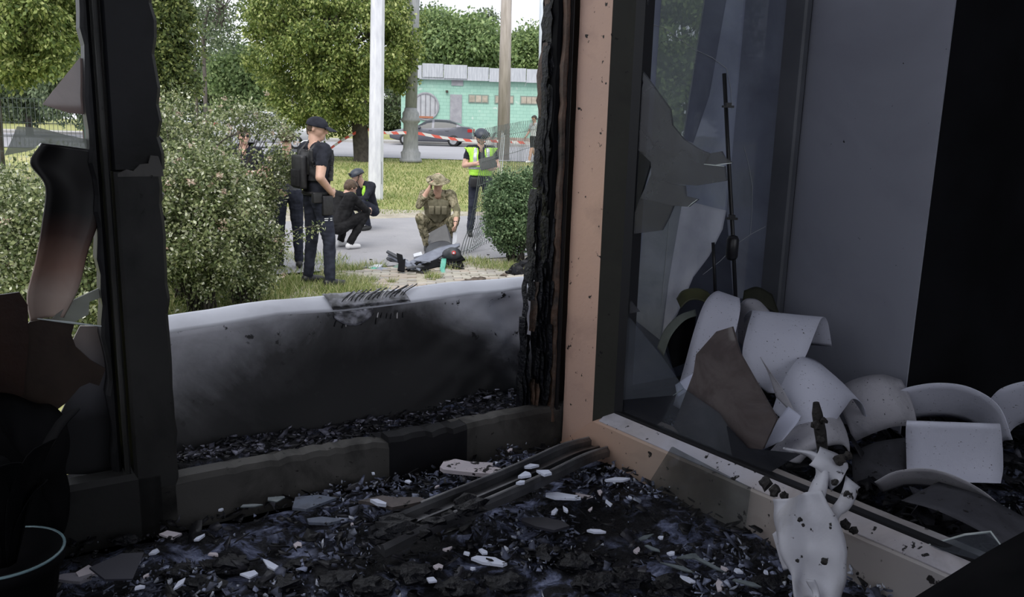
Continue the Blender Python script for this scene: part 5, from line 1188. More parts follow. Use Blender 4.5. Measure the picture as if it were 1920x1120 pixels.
# ================================================================ CARS
def car(name, label, loc, rotz, paint, L=4.6, Wd=1.78, H=1.46, suv=False):
    t = thing(name, label, 'car', loc, rotz)
    top = [(-2.3, .55), (-2.25, .72), (-1.9, .84), (-1.0, .98), (-.85, 1.02), (-.25, 1.38), (.2, 1.46), (.9, 1.44), (1.35, 1.30), (1.75, 1.10), (2.15, 1.06), (2.28, .95), (2.3, .6)]
    belt = [(-2.3, .55), (-2.25, .72), (-1.9, .83), (-1.0, .94), (.2, .98), (1.35, 1.04), (1.8, 1.06), (2.2, 1.02), (2.28, .93), (2.3, .6)]
    sx, sz = L / 4.6, H / 1.46
    xs = sorted(set([p[0] for p in top] + [p[0] for p in belt] + list(np.linspace(-2.2, 2.2, 30))))
    f = lambda tb, x: float(np.interp(x, [p[0] for p in tb], [p[1] for p in tb]))
    m = MB(); vs = []; K = 12
    for x in xs:
        w = Wd / 2 * (1 - .16 * (abs(x) / 2.3) ** 4); zt, zb = f(top, x), f(belt, x); lowz = .22 + .16 * (abs(x) / 2.3) ** 6
        wt = w * (1 - .32 * max(0, zt - zb) / .48); h = [(w * .86, lowz), (w * .97, lowz + .1), (w, .55 if zb > .6 else lowz + .16), (w * .96, zb - .01), (wt * 1.02 if zt - zb > .03 else w * .94, zb + (zt - zb) * .93), (wt * .88, zt)]
        sec = h + [(-a, b) for a, b in h[::-1]]
        vs += [Vector((x * sx, a, b * sz)) for a, b in sec]
    fs, mi = [], []
    for i in range(len(xs) - 1):
        xm = (xs[i] + xs[i + 1]) / 2; g = f(top, xm) - f(belt, xm) > .06
        for j in range(K):
            fs.append((i * K + j, i * K + (j + 1) % K, (i + 1) * K + (j + 1) % K, (i + 1) * K + j))
            side = j in (3, 7)
            ws = j in (4, 5, 6) and (-1.0 < xm < -.25 or 1.05 < xm < 1.75)
            pill = min(abs(xm - .12), abs(xm - 1.0), ) < .05
            mi.append(1 if (g and ((side and -.72 < xm < 1.42 and not pill) or ws)) else 0)
    fs += [tuple(range(K - 1, -1, -1)), tuple((len(xs) - 1) * K + j for j in range(K))]; mi += [0, 0]
    m.add(vs, fs); m.m = mi
    me = m.mesh('body', [paint, plain('car_glass', (.02, .025, .03), .08, 0, .6)], smooth=True)
    o = link(bpy.data.objects.new('body', me)); o.parent = t
    tyre, alloy = plain('tyre_rubber', (.012, .012, .013), .7), plain('alloy_wheel', (.45, .46, .48), .35, .7)
    R = Matrix.Rotation(math.pi / 2, 3, 'X')
    for x in (-1.40 * sx, 1.28 * sx):
        for y in (-Wd / 2 + .10, Wd / 2 - .10):
            c = Vector((x, y, .31)); w = MB().lathe(c, [(.20, -.11), (.29, -.11), (.315, -.07), (.315, .07), (.29, .11), (.20, .11)], 20, R=R).mesh('wheel', tyre, smooth=True)
            wo = link(bpy.data.objects.new('wheel', w)); wo.parent = t
            s_ = 1 if y > 0 else -1; h = MB()
            h.lathe(c + Vector((0, s_ * .10, 0)), [(.19, -.02), (.21, .0), (.19, .02)], 18, R=R)
            for k in range(5):
                a = k * 2 * math.pi / 5; h.box(c + Vector((math.cos(a) * .1, s_ * .125, math.sin(a) * .1)), (.2, .012, .05), Matrix.Rotation(-a, 3, 'Y'))
            ho = link(bpy.data.objects.new('rim', h.mesh('rim', alloy))); ho.parent = wo
    def bit(nm, c, s, mat):
        q = link(bpy.data.objects.new(nm, MB().box(c, s).mesh(nm, mat, bevel=.01))); q.parent = t
    for y in (-.62, .62):
        bit('headlight', (-2.12 * sx, y, .66 * sz), (.36, .34, .15), plain('lamp_glass', (.6, .62, .65), .1)); bit('tail_light', (2.18 * sx, y, .88 * sz), (.26, .34, .18), plain('tail_red', (.35, .02, .02), .2))
        bit('mirror', (-.62 * sx, y * 1.52, 1.02 * sz), (.14, .18, .12), paint)
    bit('grille', (-2.28 * sx, 0, .5 * sz), (.10, .9, .22), plain('grille_black', (.015, .015, .016), .4)); bit('number_plate', (-2.36 * sx, 0, .45 * sz), (.02, .5, .11), plain('plate_white', (.7, .7, .7), .4))
    for y in (-Wd / 2 - .004, Wd / 2 + .004):
        for x in (-.30 * sx, .62 * sx): bit('door_handle', (x + .3, y * .985, .86 * sz), (.18, .03, .03), paint)
    return t
c = at_g(808, 274); car('parked_car', 'dark grey sedan parked across the street by the green building', (c.x, c.y + .9, gz(0, c.y) + .006), math.radians(-3), mottled('grey_car_paint', (.115, .12, .145), (.135, .14, .165), 1, .25, metal=.3, spec=.6))
c = at_g(497, 279); car('parked_car', 'silver car parked by the street behind the flowering bush', (c.x, c.y + .9, gz(0, c.y) + .006), math.radians(177), mottled('silver_car_paint', (.45, .46, .48), (.5, .51, .53), 1, .25, metal=.3), H=1.62, L=4.7)
# ================================================================ PEOPLE
SKIN = mottled('skin', (0.50, 0.30, 0.22), (0.56, 0.35, 0.27), 14, 0.5)
HAIR_BROWN = mottled('brown_hair', (0.05, 0.03, 0.018), (0.10, 0.06, 0.035), 60, 0.6, bump=0.6)
HAIR_DARK = mottled('dark_hair', (0.012, 0.010, 0.009), (0.035, 0.028, 0.022), 60, 0.6, bump=0.6)
NAVY = mottled('navy_cloth', (0.010, 0.011, 0.017), (0.022, 0.024, 0.034), 12, 0.85, bump=0.2, spec=.2)
NAVY_T = mottled('navy_trouser', (0.014, 0.016, 0.026), (0.030, 0.034, 0.052), 10, 0.85, bump=0.2, spec=.2)
BLACKC = mottled('black_cloth', (0.007, 0.007, 0.008), (0.018, 0.018, 0.020), 12, 0.85, bump=0.2, spec=.2)
GREYC = mottled('grey_cloth', (0.06, 0.065, 0.075), (0.10, 0.105, 0.12), 10, 0.85)
WHITEC = mottled('white_cloth', (0.60, 0.62, 0.66), (0.72, 0.73, 0.76), 8, 0.8)
BOOT = mottled('black_boot', (0.008, 0.008, 0.009), (0.02, 0.02, 0.02), 20, 0.5)
SNEAK = plain('white_sneaker', (0.72, 0.72, 0.73), 0.6)
HIVIS = mottled('hi_vis_yellow', (0.40, 0.80, 0.06), (0.48, 0.90, 0.09), 6, 0.6)
SILVER = plain('reflective_tape', (0.52, 0.55, 0.58), 0.35, 0.3)
GEAR = mottled('black_gear', (0.006, 0.006, 0.008), (0.015, 0.015, 0.018), 30, 0.55)
HELM = mottled('navy_helmet', (0.018, 0.024, 0.038), (0.030, 0.038, 0.055), 20, 0.45)
def m_camo():
    t = NT('camouflage'); a = t.noise(9, 4, .6, dist=1.0); b = t.noise(13, 4, .6, dist=.8)
    c = t.ramp(a, [(0.42, (0.12, 0.115, 0.07)), (0.50, (0.24, 0.21, 0.14)), (0.58, (0.32, 0.29, 0.20))])
    c = t.mix(t.ramp(b, [(0.54, 0.0), (0.58, 1.0)]), c, (0.075, 0.065, 0.038))
    return t.finish(t.pbr(c, .9, 0, .2, t.bump(t.noise(30, 3), .3, .01)))
CAMO = m_camo()
def capsule(m, a, ra, b, rb, seg=10):
    a, b = Vector(a), Vector(b); d = b - a; L = d.length; d = d.normalized() if L > 1e-6 else UP
    pts, rad = [], []
    for k in range(5):
        t = -1 + k / 4; pts.append(a + d * ra * t * .999); rad.append(max(ra * math.sqrt(max(0, 1 - t * t)), ra * .03))
    for k in range(5):
        t = k / 4; pts.append(b + d * rb * t * .999); rad.append(max(rb * math.sqrt(max(0, 1 - t * t)), rb * .03))
    m.tube(pts, rad, seg)
STAND = dict(pel=(0, 0, .96), chest=(0, 0, 1.28), neck=(0, .01, 1.46), head=(0, -.02, 1.635),
             hipL=(.095, 0, .93), hipR=(-.095, 0, .93), kneL=(.11, -.02, .51), kneR=(-.11, -.02, .51), ankL=(.12, .02, .09), ankR=(-.12, .02, .09),
             shoL=(.185, .01, 1.42), shoR=(-.185, .01, 1.42), elbL=(.25, .03, 1.13), elbR=(-.25, .03, 1.13), wriL=(.25, -.06, .89), wriR=(-.25, -.06, .89))
CROUCH = dict(pel=(0, .16, .34), chest=(0, .02, .66), neck=(0, -.05, .84), head=(0, -.11, 1.0),
              hipL=(.10, .14, .33), hipR=(-.10, .14, .33), kneL=(.20, -.28, .52), kneR=(-.20, -.28, .52), ankL=(.15, -.08, .09), ankR=(-.15, -.08, .09),
              shoL=(.19, -.02, .80), shoR=(-.19, -.02, .80), elbL=(.24, -.24, .60), elbR=(-.24, -.24, .60), wriL=(.12, -.42, .60), wriR=(-.12, -.42, .60))
def person(label, loc, rotz, base, over, mats, sleeve=0.55, face=(0, 0), seed=0, scale=1.0, short_leg=False, bulk=1.0, palm=None):
    """mats: dict top, legs, shoes. Returns the Empty, a head frame and the finished body mesh data for garments"""
    J = {k: Vector(v) for k, v in base.items()}
    for k, v in over.items(): J[k] = Vector(v)
    t = thing('person', label, 'person', loc, rotz); t.scale = (scale,) * 3
    HR = (Matrix.Rotation(math.radians(face[0]), 3, 'Z') @ Matrix.Rotation(math.radians(face[1]), 3, 'X'))
    H = J['head']; h = lambda x, y, z: H + HR @ Vector((x, y, z))
    caps = []
    def add(a, ra, b, rb, reg): caps.append((Vector(a), ra, Vector(b), rb, reg))
    add(h(0, .018, .030), .088, h(0, -.020, .030), .080, 'head'); add(h(0, .03, .0), .075, h(0, -.02, -.02), .072, 'head')
    add(h(0, -.040, -.045), .055, h(0, -.062, -.082), .032, 'head'); add(h(0, -.085, .012), .012, h(0, -.112, -.022), .014, 'head')
    for s in (-1, 1): add(h(s * .080, .012, .012), .014, h(s * .083, .018, -.022), .011, 'head')
    add(h(-.022, -.088, -.058), .009, h(.022, -.088, -.058), .009, 'head')
    add(J['neck'] - UP * .03, .062, h(0, .015, -.06), .055, 'head')
    up = (J['neck'] - J['pel']).normalized(); sh = J['shoL'] - J['shoR']; side = sh.normalized(); fw = up.cross(side).normalized() * -1
    b = bulk
    for s, k in ((1, 'L'), (-1, 'R')):
        add(J['neck'] - up * .02 , .055, J['sho' + k], .062 * b, 'top'); add(J['sho' + k] + (J['chest'] - J['sho' + k]) * .15, .085 * b, J['chest'] + side * s * .07, .105 * b, 'top')
        add(J['chest'] + side * s * .07 - up * .02, .105 * b, J['pel'] + side * s * .06 + up * .06, .098 * b, 'top')
        add(J['pel'] + side * s * .06, .105, J['hip' + k] + (J['kne' + k] - J['hip' + k]) * .12, .102, 'legs')
        add(J['hip' + k], .098, J['kne' + k], .064, 'legs'); add(J['kne' + k], .064, J['ank' + k] + UP * .02, .050, 'calf')
        A = J['ank' + k]; f = Vector((.03 * s, -1, 0)).normalized()
        if 'toe' + k in J: f = (J['toe' + k] - A); f.z = 0; f = f.normalized()
        add(A - f * .035 - UP * .035, .047, A + f * .06 - UP * .042, .046, 'shoe'); add(A + f * .06 - UP * .042, .046, A + f * .155 - UP * .052, .036, 'shoe')
        add(J['sho' + k], .060 * b, J['elb' + k], .047, 'arm'); add(J['elb' + k], .046, J['wri' + k], .031, 'fore')
        E, Wr = J['elb' + k], J['wri' + k]; d = (Wr - E).normalized()
        if 'hnd' + k in J: d = (J['hnd' + k] - Wr).normalized()
        pn = Vector(palm[k]) if palm and k in palm else Vector((-s, 0, 0)); pn = (pn - d * pn.dot(d)).normalized(); wd = d.cross(pn)
        c = Wr + d * .05
        add(Wr + d * .015 + wd * .018, .019, c + wd * .026 + d * .03, .018, 'hand'); add(Wr + d * .015 - wd * .018, .019, c - wd * .022 + d * .03, .018, 'hand')
        for q, (o, L) in enumerate(((.034, .062), (.012, .074), (-.011, .070), (-.032, .054))):
            r0 = c + d * .035 + wd * o; k1 = r0 + d * L * .55 + pn * .008; k2 = k1 + d * L * .30 + pn * L * .45
            add(r0, .0095, k1, .0088, 'hand'); add(k1, .0088, k2, .0078, 'hand')
        th = Wr + d * .03 + wd * .032; add(th, .012, th + wd * .024 + d * .03 + pn * .01, .010, 'hand'); add(th + wd * .024 + d * .03 + pn * .01, .010, th + wd * .022 + d * .062 + pn * .022, .0085, 'hand')
    m = MB()
    for (a, ra, q, rb, g) in caps: capsule(m, a, ra, q, rb)
    me = m.mesh('body_cage', SKIN); o = link(bpy.data.objects.new('cage', me))
    md = o.modifiers.new('r', 'REMESH'); md.mode = 'VOXEL'; md.voxel_size = .0095
    sm = o.modifiers.new('s', 'SMOOTH'); sm.factor = .5; sm.iterations = 3
    dg = bpy.context.evaluated_depsgraph_get(); dg.update()
    me2 = bpy.data.meshes.new_from_object(o.evaluated_get(dg)); bpy.data.objects.remove(o); bpy.data.meshes.remove(me)
    me2.name = 'body'
    n = len(me2.vertices); co = np.empty(n * 3); me2.vertices.foreach_get('co', co); co = co.reshape(-1, 3)
    no = np.empty(n * 3); me2.vertices.foreach_get('normal', no); no = no.reshape(-1, 3)
    best = np.full(n, 9.9); reg = np.zeros(n, int); tt = np.zeros(n)
    for i, (a, ra, q, rb, g) in enumerate(caps):
        a, q = np.array(a), np.array(q); d = q - a; L2 = max(d @ d, 1e-9); u = np.clip(((co - a) @ d) / L2, 0, 1)
        ds = np.linalg.norm(co - a - u[:, None] * d, axis=1) - (ra + (rb - ra) * u); k = ds < best
        best[k] = ds[k]; reg[k] = i; tt[k] = u[k]
    names = np.array([c[4] for c in caps]); g = names[reg]
    slot = {'skin': 0, 'top': 1, 'legs': 2, 'shoe': 3}
    vm = np.zeros(n, int)
    vm[g == 'top'] = 1; vm[g == 'legs'] = 2; vm[g == 'calf'] = 0 if short_leg else 2; vm[g == 'shoe'] = 3
    vm[(g == 'arm') & (tt < min(1, sleeve * 1.0) + (9 if sleeve >= 1 else 0))] = 1; vm[(g == 'fore') & (tt < (sleeve - 1))] = 1
    if short_leg: vm[(g == 'legs') & (co[:, 2] < J['kneL'].z + .06)] = 0
    cl = (vm > 0) & (vm < 3)
    for i in np.nonzero(cl)[0]:
        p = Vector(co[i]); w = .006 * mnoise.noise(p * 14 + Vector((seed, 0, 0))) + .008 * abs(mnoise.noise(Vector((p.x * 9, p.y * 9, p.z * 22 + seed)))) + .004
        co[i] += no[i] * w
    me2.vertices.foreach_set('co', co.ravel())
    me2.materials.clear()
    for mt in (SKIN, mats['top'], mats['legs'], mats['shoes']): me2.materials.append(mt)
    pl = np.array([p.vertices[0] for p in me2.polygons]); me2.polygons.foreach_set('material_index', vm[pl].astype(np.int32))
    me2.polygons.foreach_set('use_smooth', [True] * len(me2.polygons)); me2.update()
    body = link(bpy.data.objects.new('body', me2)); body.parent = t
    D = dict(t=t, J=J, h=h, HR=HR, co=co, no=no, g=g, tt=tt, polys=[tuple(p.vertices) for p in me2.polygons], up=up, side=side, fw=fw)
    # eyes and brows
    for s in (-1, 1):
        c = h(s * .032, -.090, .012); part(D, 'eye', plain('eye_dark', (.02, .015, .012), .2), lambda m: m.lathe(c, [(.001, -.007), (.008, -.004), (.009, 0), (.008, .004), (.001, .007)], 8))
        part(D, 'brow', HAIR_DARK, lambda m: m.tube([h(s * .014, -.098, .030), h(s * .032, -.096, .034), h(s * .050, -.082, .029)], .0045, 5))
    return D
def part(D, name, mat, fn, smooth=True, solid=0, bevel=0):
    m = MB(); fn(m); o = link(bpy.data.objects.new(name, m.mesh(name, mat, smooth=smooth, solid=solid, bevel=bevel, fix=True))); o.parent = D['t']; return o
def garment(D, name, mat, mask, off=.012, th=.004, extra=None):
    """a layer of cloth over the chosen region of the body"""
    co = D['co'] + D['no'] * off; idx = {}; vs, fs = [], []
    for p in D['polys']:
        if all(mask[i] for i in p):
            f = []
            for i in p:
                if i not in idx: idx[i] = len(vs); vs.append(tuple(co[i]))
                f.append(idx[i])
            fs.append(f)
    if not fs: return None
    cnt = {}                                              # close the rim of the layer down to the body
    for f in fs:
        for i in range(len(f)):
            e = (f[i], f[(i + 1) % len(f)]); cnt[e] = cnt.get(e, 0) + 1
    back = {v: k for k, v in idx.items()}; inner = {}
    for (a, b) in list(cnt):
        if (b, a) not in cnt:
            for q in (a, b):
                if q not in inner: inner[q] = len(vs); vs.append(tuple(D['co'][back[q]] - D['no'][back[q]] * .004))
            fs.append([b, a, inner[a], inner[b]])
    m = MB().add(vs, fs); o = link(bpy.data.objects.new(name, m.mesh(name, mat, smooth=True))); o.parent = D['t']; return o
def rel(D, v=None):
    """body coordinates along the trunk: side, front, height above the pelvis (0) to the neck (1)"""
    d = D['co'] - np.array(D['J']['pel']); L = (D['J']['neck'] - D['J']['pel']).length
    return d @ np.array(D['side']), d @ np.array(D['fw']), d @ np.array(D['up']) / L
def head_local(D): return (D['co'] - np.array(D['J']['head'])) @ np.array(D['HR'])
def hair(D, mat, thick=.012, low=-.03, front=.055):
    q = head_local(D); m = (D['g'] == 'head') & (q[:, 2] > np.where(q[:, 1] < -.03, front, np.where(q[:, 1] > .03, low - .02, low + .04)))
    return garment(D, 'hair', mat, m, thick, .004)
def dome(D, name, mat, r=.112, z0=.035, h=.085, ry=1.12, flat=0):
    R = D['HR']; c = D['h'](0, .005, z0)
    def f(m):
        prof = [(r * math.cos(a), h * math.sin(a)) for a in [k * math.pi / 2 / 8 for k in range(9)]]; prof[-1] = (.004, h)
        m.lathe(c, [(r * .9, -.012), (r, -.01)] + prof, 22, R=R @ Matrix.Diagonal((1, ry, 1)))
    return part(D, name, mat, f)
def visor(D, mat, L=.085, drop=.02, z=.045):
    def f(m): m.grid(lambda a, b: D['h'](math.sin((a - .5) * 2.3) * .098 * (1 - .12 * b), -.080 - .035 * math.cos((a - .5) * 2.3) - L * b * math.cos((a - .5) * 1.9), z - drop * b - .012 * (abs(a - .5) * 2) ** 2), 12, 4)
    return part(D, 'visor', mat, f, solid=.005)
def helmet(D):
    dome(D, 'helmet', HELM, .118, .018, .100, 1.14)
    part(D, 'helmet_rail', GEAR, lambda m: [m.tube([D['h'](s * .122, -.06, .025), D['h'](s * .128, .02, .035), D['h'](s * .118, .09, .02)], .012, 6) for s in (-1, 1)][0])
    part(D, 'helmet_mount', GEAR, lambda m: m.box(D['h'](0, -.128, .065), (.045, .022, .05), D['HR']), bevel=.004)
    part(D, 'chin_strap', GEAR, lambda m: m.tube([D['h'](-.086, 0, 0), D['h'](-.07, -.05, -.075), D['h'](0, -.085, -.108), D['h'](.07, -.05, -.075), D['h'](.086, 0, 0)], .006, 5))
def gp0(px, py): p = at_g(px, py); return (p.x, p.y, gz(p.x, p.y))

# officer with cap, back turned, hand on his belt
D = person('police officer in navy uniform and cap, back turned, hand on belt', gp0(597, 536), math.radians(128), STAND,
           dict(ankL=(.16, .04, .09), ankR=(-.17, -.05, .09), kneL=(.13, 0, .51), kneR=(-.15, -.06, .51), elbR=(-.30, .10, 1.16), wriR=(-.20, -.08, .99), hndR=(-.10, -.16, .97), elbL=(.30, .08, 1.15), wriL=(.22, -.10, 1.02), hndL=(.12, -.16, 1.0), shoL=(.205, .01, 1.43), shoR=(-.205, .01, 1.43)),
           dict(top=NAVY, legs=NAVY_T, shoes=BOOT), sleeve=.62, face=(-38, 12), seed=1, scale=1.06, bulk=1.12)
s_, f_, h_ = rel(D); tr = (D['g'] == 'top')
garment(D, 'tactical_vest', GEAR, tr & (h_ > .30) & (h_ < .93) & (np.abs(s_) < .17), .028, .006)
part(D, 'back_pouch', GEAR, lambda m: m.box((0, .185, 1.20), (.25, .07, .34)), bevel=.025); part(D, 'pouch_flap', BLACKC, lambda m: m.box((0, .225, 1.14), (.18, .04, .18)), bevel=.015)
for sx in (-.12, .12): part(D, 'shoulder_strap', GEAR, lambda m: m.tube([(sx, .15, 1.18), (sx * .95, .13, 1.40), (sx * .9, .02, 1.51), (sx, -.12, 1.40)], .018, 6, flat=.5))
part(D, 'belt', GEAR, lambda m: m.tube([(math.cos(a) * .178, math.sin(a) * .125, .985) for a in [2 * math.pi * i / 28 for i in range(29)]], .022, 6, cap=False))
part(D, 'holster', GEAR, lambda m: m.box((-.205, -.02, .87), (.055, .11, .20)), bevel=.012); part(D, 'belt_pouch', GEAR, lambda m: m.box((-.18, .08, .95), (.06, .10, .11)), bevel=.012)
part(D, 'thigh_print', WHITEC, lambda m: [m.box((-.203, -.03 + .0 * k, .735 - k * .02), (.006, .085, .010)) for k in range(2)][0])
part(D, 'shoulder_patch', mottled('patch', (.45, .42, .12), (.30, .36, .20), 60, .6), lambda m: m.lathe((-.275, .035, 1.33), [(.034, -.006), (.034, .006)], 12, R=Matrix.Rotation(math.pi / 2, 3, 'Y')))
dome(D, 'cap', NAVY, .104, .030, .092, 1.10); visor(D, NAVY, .095, .03, .042)
hair(D, HAIR_BROWN, .003, -.02, .05)
# companion half hidden by the bush
D = person('bare-armed man in dark clothes half hidden by the bush, hand behind back', gp0(543, 503), math.radians(196), STAND,
           dict(elbL=(.30, .10, 1.12), wriL=(.16, .20, .98), hndL=(.06, .24, .95), elbR=(-.28, .02, 1.14), wriR=(-.18, -.18, 1.05)), dict(top=GREYC, legs=NAVY_T, shoes=BOOT), sleeve=.5, face=(15, 10), seed=2, scale=.98)
hair(D, HAIR_BROWN, .012, -.05, .04)
part(D, 'watch', SILVER, lambda m: m.tube([Vector((.185, .185, .995)) + Vector((math.cos(a) * .022, math.sin(a) * .012, math.sin(a) * .030)) for a in [i * .7 for i in range(10)]], .008, 5))
# onlooker behind the officers
b = at_y(585, 300, 15.6)
D = person('onlooker in a white top showing behind the officer with cap', (b.x, b.y, 0), math.radians(60), STAND, {}, dict(top=WHITEC, legs=GREYC, shoes=BOOT), face=(0, 8), seed=3, scale=.95); hair(D, HAIR_BROWN)
# man with sunglasses
b = at_y(459, 300, 11.8)
D = person('man in a dark open-collar shirt and sunglasses behind the bush', (b.x, b.y, 0), math.radians(12), STAND,
           dict(elbL=(.29, -.02, 1.14), wriL=(.10, -.24, 1.13), hndL=(.0, -.26, 1.13), elbR=(-.29, -.02, 1.14), wriR=(-.12, -.24, 1.16), hndR=(-.02, -.26, 1.16)), dict(top=NAVY, legs=NAVY_T, shoes=BOOT), sleeve=.7, face=(20, 4), seed=4, scale=.955, bulk=1.08)
hair(D, HAIR_BROWN, .012, -.04, .05)
part(D, 'sunglasses', GEAR, lambda m: [m.box(D['h'](s * .034, -.105, .014), (.05, .008, .032), D['HR']) for s in (-1, 1)][0], bevel=.003)
part(D, 'open_collar', SKIN, lambda m: m.prism([(-.035, -.118, 1.46), (.035, -.118, 1.46), (0, -.145, 1.34)], (0, .012, 0)))
# crouching man in black with white sneakers
D = person('crouching man in black jacket with white sneakers, seen from behind', gp0(643, 466), math.radians(140), CROUCH,
           dict(head=(0, -.16, .91), neck=(0, -.08, .80), chest=(0, .0, .60), wriL=(.10, -.46, .56), wriR=(-.08, -.46, .54), ankR=(-.15, -.02, .09)), dict(top=BLACKC, legs=BLACKC, shoes=SNEAK), sleeve=1.95, face=(-5, 30), seed=5, scale=.95, bulk=1.1)
hair(D, HAIR_BROWN, .010, -.05, .04)
part(D, 'sole_stripe', GREYC, lambda m: m.box((-.15, -.06, .03), (.07, .16, .014)), bevel=.004)
# crouching officer with helmet
D = person('crouching officer in dark helmet with a hi-vis vest under his jacket', gp0(684, 430), math.radians(-32), CROUCH,
           dict(head=(-.02, -.17, .98), wriL=(.05, -.44, .55), wriR=(-.12, -.44, .56)), dict(top=NAVY, legs=NAVY_T, shoes=BOOT), sleeve=1.9, face=(-22, 22), seed=6, scale=.93, bulk=1.05)
helmet(D); s_, f_, h_ = rel(D)
garment(D, 'hi_vis_vest', HIVIS, (D['g'] == 'top') & (h_ > .05) & (h_ < .96) & (f_ > .02) & (s_ > .035) & (s_ < .11), .020, .004)
part(D, 'camera', GEAR, lambda m: m.box((-.03, -.49, .62), (.09, .06, .07)), bevel=.01)
# soldier
D = person('crouching soldier in camouflage and boonie hat holding a phone to his ear', gp0(820, 470), math.radians(6), CROUCH,
           dict(elbR=(-.27, -.16, .66), wriR=(-.13, -.21, .90), hndR=(-.09, -.19, 1.0), elbL=(.27, -.20, .60), wriL=(.24, -.44, .45), hndL=(.23, -.54, .39), kneL=(.24, -.27, .50), kneR=(-.25, -.27, .50), head=(.0, -.13, 1.0)), dict(top=CAMO, legs=CAMO, shoes=BOOT), sleeve=1.6, face=(8, 18), seed=7, scale=1.0, bulk=1.2, palm={'R': (1, -.1, .1)})
s_, f_, h_ = rel(D)
garment(D, 'plate_carrier', mottled('coyote', (.16, .15, .10), (.21, .19, .13), 30, .9), (D['g'] == 'top') & (h_ > .25) & (h_ < .88) & (np.abs(s_) < .15), .025, .006)
for k in range(3): part(D, 'magazine_pouch', mottled('coyote_pouch', (.15, .14, .095), (.20, .18, .125), 30, .9), lambda m: m.box((-.09 + k * .09, -.155, .60), (.075, .05, .12), Matrix.Rotation(.3, 3, 'X')), bevel=.012)
dome(D, 'boonie_hat', CAMO, .108, .028, .085, 1.10)
part(D, 'hat_brim', CAMO, lambda m: m.grid(lambda a, b: D['h'](math.cos(a * 6.2832) * (.104 + .065 * b), .005 + math.sin(a * 6.2832) * (.112 + .070 * b), .030 - b * (.018 + .012 * math.sin(a * 12.6))), 28, 3), solid=.004)
part(D, 'phone', GEAR, lambda m: m.box(D['h'](-.098, -.03, -.02), (.012, .07, .14), D['HR']), bevel=.003)
part(D, 'watch', GEAR, lambda m: m.box((.24, -.43, .475), (.05, .04, .02)), bevel=.004)
part(D, 'sleeve_patch', GREYC, lambda m: m.box((-.268, -.07, .74), (.01, .06, .06)), bevel=.003)
# officer with the tablet
D = person('officer in hi-vis vest and helmet writing on a black tablet', gp0(899, 443), math.radians(8), STAND,
           dict(elbR=(-.27, -.02, 1.16), wriR=(-.10, -.20, 1.20), hndR=(-.01, -.24, 1.21), elbL=(.27, -.05, 1.15), wriL=(.14, -.24, 1.12), hndL=(.10, -.30, 1.16), ankL=(.17, .04, .09), ankR=(-.16, 0, .09), kneL=(.15, -.01, .51), kneR=(-.13, -.03, .51)), dict(top=NAVY, legs=NAVY_T, shoes=BOOT), sleeve=.62, face=(6, 26), seed=8, scale=.985, bulk=1.05)
helmet(D); s_, f_, h_ = rel(D); tr = (D['g'] == 'top')
vest = tr & (h_ > -.02) & (h_ < .97) & ((np.abs(s_) > .055) | (h_ < .42) | (f_ < 0))
garment(D, 'hi_vis_vest', HIVIS, vest, .022, .004)
garment(D, 'reflective_band', SILVER, tr & (h_ > .28) & (h_ < .38), .030, .003)
garment(D, 'reflective_braces', SILVER, tr & (h_ > .38) & (h_ < .95) & (np.abs(np.abs(s_) - .105) < .026) & (f_ > 0), .030, .003)
part(D, 'hip_bag', GEAR, lambda m: m.box((-.10, -.15, .90), (.17, .07, .17)), bevel=.03)
part(D, 'tablet', GEAR, lambda m: m.box((.08, -.32, 1.22), (.27, .014, .20), Euler((math.radians(-28), math.radians(-14), 0)).to_matrix()), bevel=.006)
part(D, 'knee_seam', NAVY, lambda m: m.tube([(.09, -.075, .56), (.15, -.09, .54), (.20, -.06, .56)], .006, 5))
# passer-by
p = at_y(1000, 300, 32.5)
D = person('passer-by in grey T-shirt and dark shorts walking past the fence', (p.x, p.y, gz(p.x, p.y)), math.radians(-50), STAND,
           dict(ankL=(.10, -.28, .10), kneL=(.10, -.20, .52), ankR=(-.10, .25, .14), kneR=(-.10, .02, .50), elbL=(.24, .10, 1.14), wriL=(.22, .02, .92), elbR=(-.25, -.05, 1.14), wriR=(-.22, -.22, .96)), dict(top=mottled('pale_grey_cloth', (.42, .45, .47), (.5, .53, .55), 6, .8), legs=BLACKC, shoes=SNEAK), sleeve=.6, face=(0, 15), seed=9, short_leg=True)
hair(D, HAIR_DARK, .014, -.05, .05)

# ================================================================ THE WRECK ON THE PAVING
PANEL = mottled('dark_grey_shell', (0.022, 0.024, 0.030), (0.040, 0.043, 0.050), 8, 0.45)
PANEL_L = mottled('blue_grey_shell', (0.12, 0.13, 0.17), (0.19, 0.21, 0.26), 7, 0.4)
PALE = mottled('pale_shell', (0.45, 0.47, 0.52), (0.58, 0.60, 0.65), 7, 0.4)
TEAL = mottled('teal_plastic', (0.06, 0.30, 0.22), (0.12, 0.40, 0.31), 9, 0.4)
def plate(pix, mat, name, label, th=0.012, cat='wreckage', grp=None, edge=None):
    P = [P3(a) for a in pix]; n = (P[1] - P[0]).cross(P[2] - P[0]).normalized()
    return tag(MB().prism(P, n * th).build(name, mat, bevel=.002), label, cat, grp)
plate([(802, 452, 11.75), (806, 436, 11.8), (836, 420, 11.85), (852, 458, 11.7), (848, 466, 11.65), (806, 470, 11.6)], PANEL, 'shell_fragment', 'large dark upright panel the soldier is holding', .03)
plate([(850, 436, 11.75), (858, 434, 11.78), (856, 454, 11.7), (848, 462, 11.65)], PALE, 'shell_fragment', 'pale curved panel behind the dark upright one', .02)
